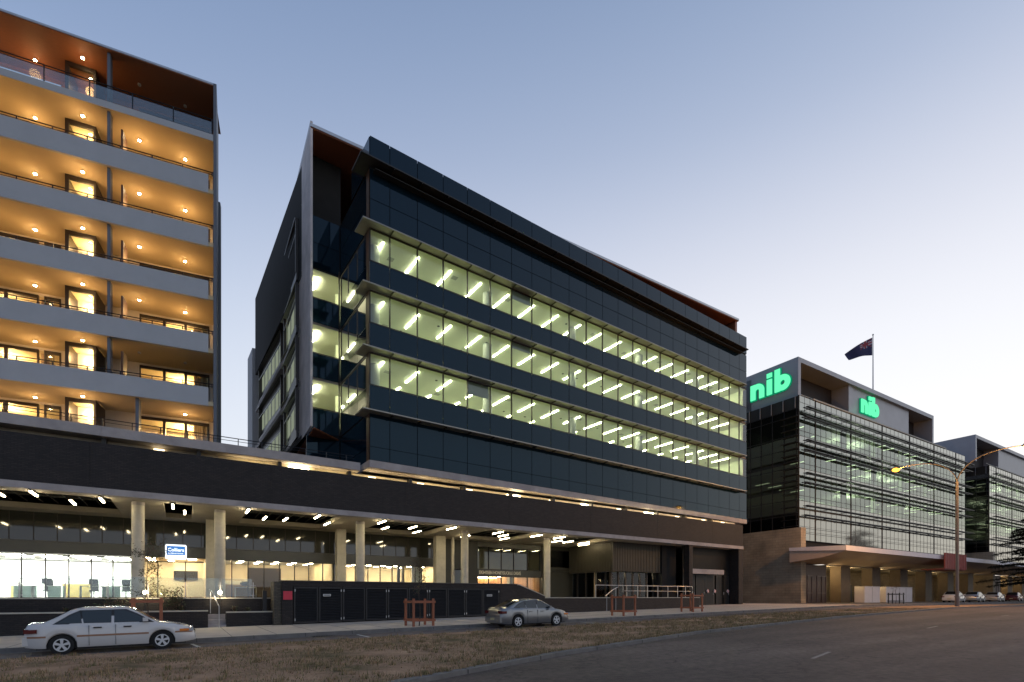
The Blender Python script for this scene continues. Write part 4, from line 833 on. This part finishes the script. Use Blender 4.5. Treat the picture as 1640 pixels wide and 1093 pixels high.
for k in range(12): b.box(59.03+21.6+.6*k, 59.03+21.66+.6*k, 26.46, 26.499, 5.3, 7.3)
NB(b, 'red_canopy_wrap', mat('red_mesh', (.26, .05, .042), .5, var=.25, vs=2))
office_block('further glass office block with an unlit grey roof box, beyond the green lettered block', 119.33, 32.97, 49.3, False, -5.8)
# flag pole on the roof and its flag
fp = NF.loc((59.03+34.1, 40, 29.6))
t = thing('flag_pole', 'tall thin flag pole standing on the roof of the green lettered block', 'flag pole', fp)
b = MB(); b.cyl((0, 0, 0), (0, 0, 14.6), .11, .06, 10); b.build('pole', zinc_m, t); b = MB(); b.sphere((0, 0, 14.65), .13); b.build('finial', zinc_m, t); b = MB(); b.cyl((0, 0, 0), (0, 0, .4), .3, n=12); b.build('base', zinc_m, t)
b = MB(); n, m = 26, 14; vs = []
for i in range(n+1):
    u = i/n
    for j in range(m+1):
        v = j/m; L = 4.5*(1-.12*v)
        x = -.12-L*u*.93; z = -.2-2.9*v*(1-.62*u)-1.75*u-.75*u*u; y = .28*sin(u*8+v*1.5)*u+.4*u; vs.append((x, y, z))
b.v = vs
for i in range(n):
    for j in range(m):
        a = i*(m+1)+j; b.f.append((a, a+1, a+m+2, a+m+1)); u, v = i/n, (j+.5)/m
        b.mi.append(1 if (u < .5 and v < .5 and (abs(v-.25) < .05 or abs(u-.25) < .04 or abs(abs(v-.25)-abs(u-.25)) < .035)) else (2 if (u < .5 and v < .5 and (abs(v-.25) < .09 or abs(u-.25) < .07)) else 0))
f = b.build('flag', [mat('flag_blue', (.03, .03, .09), .8, var=.1), mat('flag_red', (.30, .05, .06), .8, var=0), mat('flag_pale', (.4, .36, .40), .8, var=0)], None, smooth=True); f.location = (fp[0]-.0, fp[1], fp[2]+14.4); f.rotation_euler = (0, 0, R(-30))
tag(f, 'dark blue flag with red and pale marks flying left from the rooftop pole', 'flag')
# ---------------------------------------------------------------- cars
tyre_m = mat('tyre', (.012, .012, .012), .85, var=0); rim_m = mat('alloy_rim', (.62, .62, .62), .35, .15, var=0)
carglass = mat('car_glass', (.012, .018, .018), .04, 0, var=0, spec=.8); trim_m = mat('black_trim', (.014, .014, .015), .55, var=0)
red_l = mat('tail_lamp', (.10, .008, .008), .15, var=0, spec=.8); amber_l = mat('indicator', (.75, .22, .03), .2, var=0); clear_l = mat('head_lamp', (.55, .57, .58), .08, .3, var=0)
def smooth(pts, x):
    for i, ((a, b), (c, d)) in enumerate(zip(pts, pts[1:])):
        if x <= c:
            t = max(0, (x-a)/(c-a)); m0 = (pts[i+1][1]-pts[i-1][1])/(pts[i+1][0]-pts[i-1][0])*(c-a) if i > 0 else (d-b)
            m1 = (pts[i+2][1]-b)/(pts[i+2][0]-a)*(c-a) if i+2 < len(pts) else (d-b)
            return (2*t**3-3*t*t+1)*b+(t**3-2*t*t+t)*m0+(-2*t**3+3*t*t)*d+(t**3-t*t)*m1
    return pts[-1][1]
def make_car(name, label, cat, loc, rz, paint, kind='lift', stripe=None, lit=False, group=None, plate=True):
    t = thing(name, label, cat, loc, rz, group)
    if kind == 'lift':
        Lh, W = 2.12, .83; wb0, wb1, wr = -1.27, 1.22, .29
        deck = [(-2.12, .80), (-2.08, .93), (-1.9, .955), (-1.2, .97), (0, .93), (.75, .92), (1.2, .87), (1.75, .77), (2.03, .66), (2.12, .54)]
        belt = [(-2.12, .78), (-2.0, .88), (-1.0, .88), (.7, .86), (1.2, .82), (1.8, .70), (2.12, .52)]
        gh = [(-1.74, .94), (-1.40, 1.14), (-1.06, 1.35), (-.86, 1.40), (-.25, 1.41), (.24, 1.40), (.46, 1.32), (.80, 1.09), (1.12, .89)]
        wins = [[(-1.42, .93), (-1.08, 1.17), (-.86, 1.285), (-.80, .93)], [(-.76, .93), (-.82, 1.29), (-.6, 1.31), (-.09, 1.315), (-.09, .92)], [(-.02, .92), (-.02, 1.315), (.26, 1.30), (.54, 1.16), (.93, .915)]]
    else:
        Lh, W = 2.22, .86; wb0, wb1, wr = -1.22, 1.28, .31
        deck = [(-2.22, .72), (-2.14, .98), (-1.9, 1.02), (-1.5, 1.02), (0, .95), (.8, .96), (1.3, .90), (1.8, .80), (2.1, .66), (2.22, .48)]
        belt = [(-2.22, .75), (-2.05, .93), (-1.0, .94), (.8, .89), (1.4, .84), (1.9, .73), (2.22, .48)]
        gh = [(-1.86, .98), (-1.45, 1.16), (-.95, 1.34), (-.35, 1.415), (.1, 1.41), (.45, 1.33), (.8, 1.15), (1.22, .93)]
        wins = [[(-1.42, 1.00), (-1.05, 1.20), (-.72, 1.29), (-.66, .98)], [(-.62, .975), (-.68, 1.30), (-.25, 1.34), (.02, 1.34), (.02, .955)], [(.08, .95), (.08, 1.335), (.35, 1.29), (.62, 1.15), (.98, .94)]]
    def hw(x):     # half width in plan, rounding in at the ends
        e = abs(x)/Lh; return W*(1-.02*e**2-.17*max(0, e-.78)**2*20)
    def zb(x):
        z = .20+.05*max(0, abs(x)/Lh-.85)*6
        for w in (wb0, wb1):
            r = wr+.065
            if abs(x-w) < r: z = max(z, wr-.02+math.sqrt(r*r-(x-w)**2))
        return z
    xs = sorted(set([round(-Lh+2*Lh*i/70, 4) for i in range(71)]+[w+s*(wr+.064) for w in (wb0, wb1) for s in (-1, 1)]+[w+s*(wr+.066) for w in (wb0, wb1) for s in (-1, 1)]))
    b = MB(); rows = []
    for x in xs:
        w = hw(x); z0 = zb(x); zt = max(smooth(belt, x), z0+.05); dz = smooth(deck, x); zt = min(zt, dz-.01)
        mid = lambda f: z0+(zt-z0)*f
        half = [(w-.05, z0), (w-.012, mid(.12)), (w, mid(.45)), (w-.006, mid(.62)), (w-.02, mid(.85)), (w-.05, zt), (w-.11, zt+(dz-zt)*.75), (w*.55, dz+.012), (0, dz+.02)]
        rows.append([(x, -y, z) for y, z in half]+[(x, y, z) for y, z in half[-2::-1]])
    n = len(rows[0]); b.v = [p for r in rows for p in r]
    b.f = [(i*n+j, (i+1)*n+j, (i+1)*n+j+1, i*n+j+1) for i in range(len(rows)-1) for j in range(n-1)]
    b.f += [tuple(range(n)), tuple((len(rows)-1)*n+j for j in range(n))[::-1]]; b.mi = [0]*len(b.f)
    body = b.build('body', paint, t, smooth=True)
    # roof and pillars
    gx = [gh[0][0]+(gh[-1][0]-gh[0][0])*i/44 for i in range(45)]
    def yr(x, z): # half width of the greenhouse at height z
        base = hw(x)-.07; return base-(z-.9)*.36
    b = MB(); rows = []
    for x in gx:
        zr = smooth(gh, x); z0 = min(smooth(belt, x), zr)-.03; zr = max(zr, z0+.02); half = [(yr(x, z0), z0), (yr(x, z0+(zr-z0)*.5), z0+(zr-z0)*.5), (yr(x, zr)+.0, zr-.035), (yr(x, zr)-.06, zr-.004), (yr(x, zr)*.5, zr+.012), (0, zr+.018)]
        rows.append([(x, -y, z) for y, z in half]+[(x, y, z) for y, z in half[-2::-1]])
    n = len(rows[0]); b.v = [p for r in rows for p in r]; b.f = [(i*n+j, (i+1)*n+j, (i+1)*n+j+1, i*n+j+1) for i in range(len(rows)-1) for j in range(n-1)]; b.mi = [0]*len(b.f)
    b.build('roof', paint, t, smooth=True)
    band = [[(-1.50, .905), (-1.10, 1.20), (-.86, 1.325), (.28, 1.335), (.58, 1.18), (1.02, .895)], [(-1.50, .965), (-1.08, 1.215), (-.72, 1.32), (-.2, 1.36), (.1, 1.355), (.37, 1.31), (.66, 1.165), (1.06, .92)]][kind != 'lift']
    for side in (-1, 1):
        b = MB(); b.add([(x, side*(yr(x, z)+.003), z) for x, z in band], [tuple(range(len(band)))]); b.build('window_surround', trim_m, t)
        for wdw in wins:
            b = MB(); b.add([(x, side*(yr(x, z)+.006), z) for x, z in wdw], [tuple(range(len(wdw)))]); b.build('side_window', carglass, t)
        b = MB()
        for x in (-.63, .02): b.box(x-.004, x+.004, min(side*(W+.004), side*(W-.05)), max(side*(W+.004), side*(W-.05)), .24, .86)
        b.build('door_seam', trim_m, t)
        b = MB()
        for x in (-.42, .32): b.box(x-.10, x+.10, min(side*(W+.022), side*(W-.03)), max(side*(W+.022), side*(W-.03)), .77, .805)
        b.build('door_handle', trim_m if kind == 'lift' else paint, t)
        b = MB(); b.box(.72, .86, min(side*(W-.05), side*(W+.12)), max(side*(W-.05), side*(W+.12)), .93, 1.05); b.build('mirror', paint, t)
        if stripe:
            b = MB(); xq = [x for x in xs if abs(x-wb0) > wr+.05 and abs(x-wb1) > wr+.05 and abs(x) < Lh-.02]
            for a, c in zip(xq, xq[1:]):
                if c-a > .2: continue
                b.add([(a, side*(hw(a)+.008), .52), (c, side*(hw(c)+.008), .52), (c, side*(hw(c)+.008), .575), (a, side*(hw(a)+.008), .575)], [(0, 1, 2, 3)])
            b.build('side_stripe', stripe, t)
    # front and rear screens
    def screen(x0, x1, nm):
        b = MB(); m = 8; vs = []
        for i in range(m+1):
            x = x0+(x1-x0)*i/m; z = smooth(gh, x)
            for f in (-.93, -.5, 0, .5, .93): vs.append((x, f*(yr(x, z)-.05), z+.024-.012*abs(f)))
        b.add(vs, [(i*5+j, (i+1)*5+j, (i+1)*5+j+1, i*5+j+1) for i in range(m) for j in range(4)]); b.build(nm, carglass, t, smooth=True)
    screen(gh[0][0]+.12, -.86 if kind == 'lift' else -.92, 'rear_screen'); screen(.38 if kind == 'lift' else .42, gh[-1][0]-.12, 'windscreen')
    # wheels
    for x in (wb0, wb1):
        for side in (-1, 1):
            y = side*(W-.11); b = MB(); b.cyl((x, y-.09, wr), (x, y+.09, wr), wr, n=30); w = b.build('wheel', tyre_m, t, smooth=True)
            b = MB(); yo = y+side*.104; ya, yb = sorted((yo, yo-side*.018)); b.ring(x, wr, wr*.58, wr*.68, ya, yb, n=28); b.ring(x, wr, 0.001, wr*.16, ya, yb, n=14)
            for k in range(5):
                a = 2*pi*k/5+.3; p, q = wr*.12, wr*.63; ww = .034; ca, sa = cos(a), sin(a)
                vs = [(x+r*ca-h*sa, yy, wr+r*sa+h*ca) for yy in (ya+.002, yb-.002) for r, h in ((p, -ww*.8), (q, -ww*1.3), (q, ww*1.3), (p, ww*.8))]
                b.add(vs, [(0, 1, 2, 3), (7, 6, 5, 4), (0, 4, 5, 1), (1, 5, 6, 2), (2, 6, 7, 3), (3, 7, 4, 0)])
            b.build('rim', rim_m, w)
    b = MB(); b.box(-Lh+.25, Lh-.25, -W+.16, W-.16, .16, .55); b.box(wb0-.5, wb1+.5, -W+.22, W-.22, .3, .80); b.build('underbody', trim_m, t)
    # lamps, bumpers, plate
    for side in (-1, 1):
        y0, y1 = sorted((side*.48, side*(W-.10)))
        xr = -Lh; b = MB(); b.box(xr-.012, xr+.10, y0, y1, .66 if kind == 'lift' else .72, .79 if kind == 'lift' else .86); q = sorted((side*(W-.26), side*(W-.005))); b.box(xr+.02, xr+.30, q[0], q[1], .665 if kind == 'lift' else .73, .78 if kind == 'lift' else .85); b.build('tail_light', red_l, t)
        b = MB(); q = sorted((side*(W-.33), side*(W-.03))); b.box(Lh-.30, Lh-.03, q[0]+.02, q[1], .55, .66); b.build('headlight', emit('headlight_beam', (1, .95, .8), 60) if lit else clear_l, t)
        b = MB(); q = sorted((side*(W-.30), side*(W+.003))); b.box(Lh-.42, Lh-.16, q[0], q[1], .57, .64); b.build('indicator', amber_l, t)
    b = MB(); b.box(Lh-.06, Lh+.025, -W+.18, W-.18, .26, .48); b.build('front_bumper', paint if kind != 'lift' else paint, t)
    b = MB(); b.box(-Lh-.05, -Lh+.08, -W+.12, W-.12, .30, .56); b.build('rear_bumper', paint, t); b = MB(); b.box(Lh+.0, Lh+.028, -.42, .42, .50, .58); b.box(Lh+.024, Lh+.032, -.45, .45, .30, .38); b.build('grille', trim_m, t)
    if plate: b = MB(); b.box(-Lh-.062, -Lh-.051, -.19, .19, .40, .51); b.build('number_plate', mat('plate_cream', (.5, .45, .25), .5, var=0), t)
    if lit:
        for side in (-1, 1): lamp('headlight_lamp', (Lh+.05, side*(W-.18), .62), 4200, (1, .74, .42), t, .06, 'SPOT', R(60), (R(88), 0, R(-90)))
    return t
white_p = mat('white_paint', (.60, .575, .55), .2, 0, var=.04, vs=1, coat=.6); silver_p = mat('grey_paint', (.22, .225, .23), .30, .6, var=.03, coat=.8)
def on(x, y, z=0): return (x, y, g(x)+z)
def tilt(o): o.rotation_euler[1] = -.0155; return o
tilt(make_car('parked_car', 'white older liftback with a tan side stripe parked nose right beside the kerb', 'car', on(-1.70, 20.05), 0, white_p, 'lift', mat('tan_stripe', (.32, .17, .10), .5, var=0))).scale = (.955, .96, .95)
tilt(make_car('parked_car', 'dark grey sedan parked alone at the kerb in front of the louvred enclosure', 'car', on(13.9, 20.05), 0, silver_p, 'sedan')).scale = (.88, .90, .92)
cl = ['white car parked nearest the street lamp pole under the long canopy', 'silver car parked second beyond the street lamp pole', 'white car parked third in the row beyond the street lamp pole', 'dark red car parked fourth in the row under the far canopy', 'white car parked last in the row at the far right']
for (x, y, p, k), lb in zip(((84, 24.3, white_p, 'lift'), (92, 24.4, mat('silver_paint', (.4, .41, .42), .3, .5, var=0, coat=.8), 'sedan'), (101, 24.5, white_p, 'sedan'), (111, 24.6, mat('maroon_paint', (.12, .02, .02), .3, .2, var=0, coat=.8), 'lift'), (123, 24.8, white_p, 'sedan')), cl):
    make_car('parked_car', lb, 'car', on(x, y, .145), R(4), p, k, group='cars parked under the far canopy')
# ---------------------------------------------------------------- timber tree guards and saplings
def guard(x, y, label, m=orange_t, h=1.25, w=.95):
    z = g(x)+.142; t = thing('tree_guard', label, 'tree guard', (x, y, z), group='timber tree guards on the footpath')
    for dx in (-w/2, w/2):
        for dy in (-w/2, w/2): b = MB(); b.box(dx-.045, dx+.045, dy-.045, dy+.045, -.1, h); b.build('post', m, t)
    for zz in (.22, h-.2):
        for s in (-1, 1):
            b = MB(); b.box(-w/2-.09, w/2+.09, s*(w/2+.047), s*(w/2+.075), zz, zz+.10) if s > 0 else b.box(-w/2-.09, w/2+.09, -w/2-.075, -w/2-.047, zz, zz+.10); b.build('rail', m, t)
            b = MB(); b.box(s*(w/2+.046) if s > 0 else -w/2-.076, w/2+.076 if s > 0 else -w/2-.046, -w/2-.04, w/2+.04, zz+.003, zz+.103); b.build('rail', m, t)
    return t
leaf_cols = [mat('leaf_olive', (.060, .062, .028), .7, var=.3, vs=6), mat('leaf_green', (.045, .062, .026), .7, var=.3, vs=6), mat('leaf_rust', (.10, .055, .035), .7, var=.3, vs=6)]
def leaves(b, pts, n, spread, size, rnd):
    for _ in range(n):
        c = pts[rnd.integers(len(pts))]+rnd.normal(0, spread, 3); d = rnd.normal(0, 1, 3); d /= np.linalg.norm(d); e = np.cross(d, rnd.normal(0, 1, 3)); e /= np.linalg.norm(e); s = size*rnd.uniform(.6, 1.4)
        b.cm = int(rnd.integers(3)); b.add([c-e*s*.35, c+d*s, c+e*s*.35, c-d*s], [(0, 1, 2, 3)])
def sapling(x, y, label, h=2.6, seed=1, nb=16, nl=420, z0=None, sp=.55, bare=.45):
    r = np.random.default_rng(seed); z = g(x)+.14 if z0 is None else z0
    t = thing('young_tree', label, 'tree', (x, y, z), group='young trees along the footpath')
    b = MB(); tr = [np.array((.03*sin(i*1.3), .03*cos(i*2.1), h*i/6)) for i in range(7)]; b.tube(tr, [.028-.0035*i for i in range(7)], 7)
    tips = []
    for k in range(nb):
        zz = h*(bare+(1-bare)*r.random()); a = r.uniform(0, 2*pi); p = np.array((0, 0, zz)); q = p+np.array((cos(a), sin(a), .75))*r.uniform(.2, sp); m = (p+q)/2+r.normal(0, .03, 3); b.tube([p, m, q], [.010, .007, .004], 5); tips += [q, m, (q+m)/2]
    b.build('trunk', mat('bark', (.06, .045, .035), .9, var=.3, vs=20), t)
    b = MB(); leaves(b, tips, nl, .09, .045, r); b.build('crown', leaf_cols, t); return t
guard(9.15, 22.0, 'orange timber tree guard standing before the louvred gates'); sapling(9.15, 22.0, 'thin young tree growing from the guard before the louvred gates', 2.9, 3, 14, 260)
guard(22.2, 22.0, 'orange timber tree guard before the dark platform wall, next beyond the grey sedan'); sapling(22.2, 22.0, 'small young tree in the guard before the platform wall', 1.9, 4, 8, 90)
guard(29.3, 22.6, 'orange timber tree guard at the end of the platform wall by the service doors'); sapling(29.3, 22.6, 'bare young tree in the guard near the service doors', 1.7, 5, 7, 60)
guard(-1.25, 26.3, 'reddish timber tree guard behind the white liftback', h=1.45); sapling(-1.25, 26.3, 'leafy young tree rising behind the white liftback in front of the round column', 3.3, 6, 26, 1100, bare=.35, sp=.8)
guard(63.5, 23.2, 'dark metal tree guard beside the white cabinets under the green lettered block', dark_m, 1.15, 1.0); sapling(63.5, 23.2, 'slender young tree in the dark guard by the white cabinets', 2.4, 8, 8, 120)
def shrub(x, y, z, h, w, label, seed, n=420, size=.06, strap=False):
    r = np.random.default_rng(seed); t = thing('shrub', label, 'plant', (x, y, z), group='planter shrubs'); b = MB()
    if strap:
        for _ in range(60):
            a = r.uniform(0, 2*pi); L = h*r.uniform(.6, 1.1); o = r.uniform(.2, .9)*w; b.cm = int(r.integers(3)); p = np.array((0, 0, 0.)); q = np.array((cos(a)*o*.5, sin(a)*o*.5, L*.8)); e = np.array((cos(a)*o, sin(a)*o, L*r.uniform(.6, .95))); s = np.array((-sin(a), cos(a), 0))*.014
            b.add([p-s, p+s, q+s, q-s, e], [(0, 1, 2, 3), (3, 2, 4)])
        b.build('leaf_clump', leaf_cols, t)
    else:
        tips = []
        for _ in range(14):
            a = r.uniform(0, 2*pi); q = np.array((cos(a)*w*r.uniform(.2, 1), sin(a)*w*.5*r.uniform(.2, 1), h*r.uniform(.45, 1))); b.tube([(0, 0, 0), q*.5, q], [.012, .008, .004], 5); tips += [q, q*.75, q*.5]
        b.build('stems', mat('bark', (.06, .045, .035), .9), t); b = MB(); leaves(b, tips, n, .1, size, r); b.build('leaf_clump', leaf_cols, t)
shrub(-.55, 28.48, .93, 1.3, .7, 'loose leafy shrub in the planter right of the lit globe lamp', 11, 620); shrub(-2.6, 28.48, .93, .7, .5, 'low dark shrub in the planter left of the first round column', 12, 300)
for i, (x, h, lb) in enumerate(((2.15, .45, 'spiky strap leaved plant in the planter right of the steel handrail'), (2.75, .35, 'low spiky plant in the planter, second from the steel handrail'), (-.05, .4, 'spiky tuft in the planter at the foot of the loose shrub'), (-4.2, .35, 'spiky tuft in the planter below the white shopfront'))): shrub(x, 28.48, .86 if x > 1 else .93, h, .35, lb, 20+i, strap=True)
# ---------------------------------------------------------------- street lamp with two arms
t = thing('street_lamp', 'tall grey street lamp with two curved arms and orange lit heads beside the road', 'street lamp', (55.2, 15.75, g(55)+.05)); zb = g(55)+.05
pole_m = mat('lamp_pole_paint', (.14, .12, .11), .5, .2, var=.1)
b = MB(); b.cyl((0, 0, 0), (0, 0, 10.6), .125, .08, 14); b.cyl((0, 0, 0), (0, 0, .9), .17, .15, 14); b.build('pole', pole_m, t, smooth=True)
for s in (-1, 1):
    pts = []
    for i in range(13):
        u = i/12; pts.append((0, s*(4.0*u**1.35), 10.6+2.05*(1-(1-u)**2.6)-.12*u*u+.15))
    b = MB(); b.tube([(0, 0, 10.55)]+pts, [.065]+[.055-.002*i for i in range(13)], 10); a = b.build('arm', pole_m, t, smooth=True)
    e = pts[-1]; b = MB(); b.cm = 0; b.prism([(e[1], e[2]-.09), (e[1]+s*.35, e[2]-.11), (e[1]+s*.8, e[2]-.05), (e[1]+s*.75, e[2]+.06), (e[1]+s*.1, e[2]+.09)][::s], 0, -.16, .16); hd = b.build('lamp_head', pole_m, t)
    b = MB(); b.sphere((0, e[1]+s*.42, e[2]-.16), .30, 14, 9, .6); b.build('lens', emit('sodium_lamp', (1, .40, .04), 4.5), hd, smooth=True); lamp('sodium_light', (0, e[1]+s*.42, e[2]-.5), 3200, (1, .48, .12), t, .15)
# ---------------------------------------------------------------- white cabinets, hoarding, far tree, distant trees
def cabinet(x, y, w, d, h, label):
    t = thing('site_cabinet', label, 'cabinet', (x, y, g(x)+.14), R(-1.5)); b = MB(); b.box(-w/2, w/2, -d/2, d/2, .05, h-.05); b.build('housing', mat('cabinet_white', (.50, .49, .50), .6, var=.06), t)
    b = MB(); b.box(-w/2-.03, w/2+.03, -d/2-.03, d/2+.03, h-.049, h); b.build('lid', mat('cabinet_lid', (.4, .38, .36), .6), t); b = MB(); n = max(2, round(w/2))
    for k in range(1, n): b.box(-w/2+w*k/n-.012, -w/2+w*k/n+.012, -d/2-.012, -d/2-.001, .1, h-.1)
    b.build('panel_seam', dark_m, t); b = MB(); b.box(-w/2+.06, w/2-.06, -d/2+.06, d/2-.06, 0, .05); b.build('plinth', dark_m, t)
    lamp('cabinet_side_lamp', (-w/2-1.6, .4, h+1.4), 26, (1, .72, .32), None, .1).location = (x-w/2-.8, y+.3, g(x)+2.6)
cabinet(67.45, 27.5, 3.7, 1.05, 1.95, 'shorter pale cabinet by the dark tree guard, lit yellow on its left side')
cabinet(74.9, 27.5, 7.1, 1.05, 1.95, 'longer pale cabinet to the right of the short one, yellow on its left side')
t = thing('pine_tree', 'dark pine with drooping tiered branches reaching in at the right edge', 'tree', (98, 19.5, .8))
b = MB(); r = np.random.default_rng(5); b.cyl((0, 0, 0), (0, 0, 13), .32, .05, 10); tipsP = []
for k in range(64):
    zz = 2.6+9.6*k/64; a = r.uniform(0, 2*pi); L = (6.4-.50*(zz-2.6))*r.uniform(.75, 1.08); p = np.array((0, 0, zz)); q = p+np.array((cos(a)*L, sin(a)*L, -.10*L+r.uniform(-.1, .25)))
    m = (p+q)/2+np.array((0, 0, .28)); b.tube([p, m, q], [.07, .04, .012], 5)
    for u in np.linspace(.2, 1, 22): tipsP.append(p*(1-u)**2+2*m*u*(1-u)+q*u*u)
b.build('trunk', mat('pine_bark', (.05, .035, .03), .9), t)
b = MB()
for c in tipsP:
    for _ in range(26):
        d = r.normal(0, 1, 3)*np.array((1, 1, .35)); d /= np.linalg.norm(d); L = r.uniform(.25, .62); w = np.cross(d, (0, 0, 1))*.07; b.add([c-w, c+d*L, c+w], [(0, 1, 2)])
b.build('crown', mat('pine_needle', (.018, .024, .015), .8, var=.3, vs=8), t)
rt = np.random.default_rng(9)
for i in range(9):
    x = 185+i*17+rt.uniform(-4, 4); y = 24+rt.uniform(-6, 8)+i*1.5; h = rt.uniform(6, 9.5)
    t = thing('distant_tree', 'dark leafy tree far down the street beyond the last canopy', 'tree', (x, y, .8), group='far trees closing the street'); b = MB(); b.cyl((0, 0, 0), (0, 0, h*.5), .25, .12, 8); b.build('trunk', mat('bark', (.06, .045, .035), .9), t)
    b = MB(); cs = [np.array((rt.normal(0, h*.22), rt.normal(0, h*.22), h*rt.uniform(.4, .95))) for _ in range(14)]; leaves(b, cs, 900, h*.09, .32, rt); b.build('crown', leaf_cols, t)
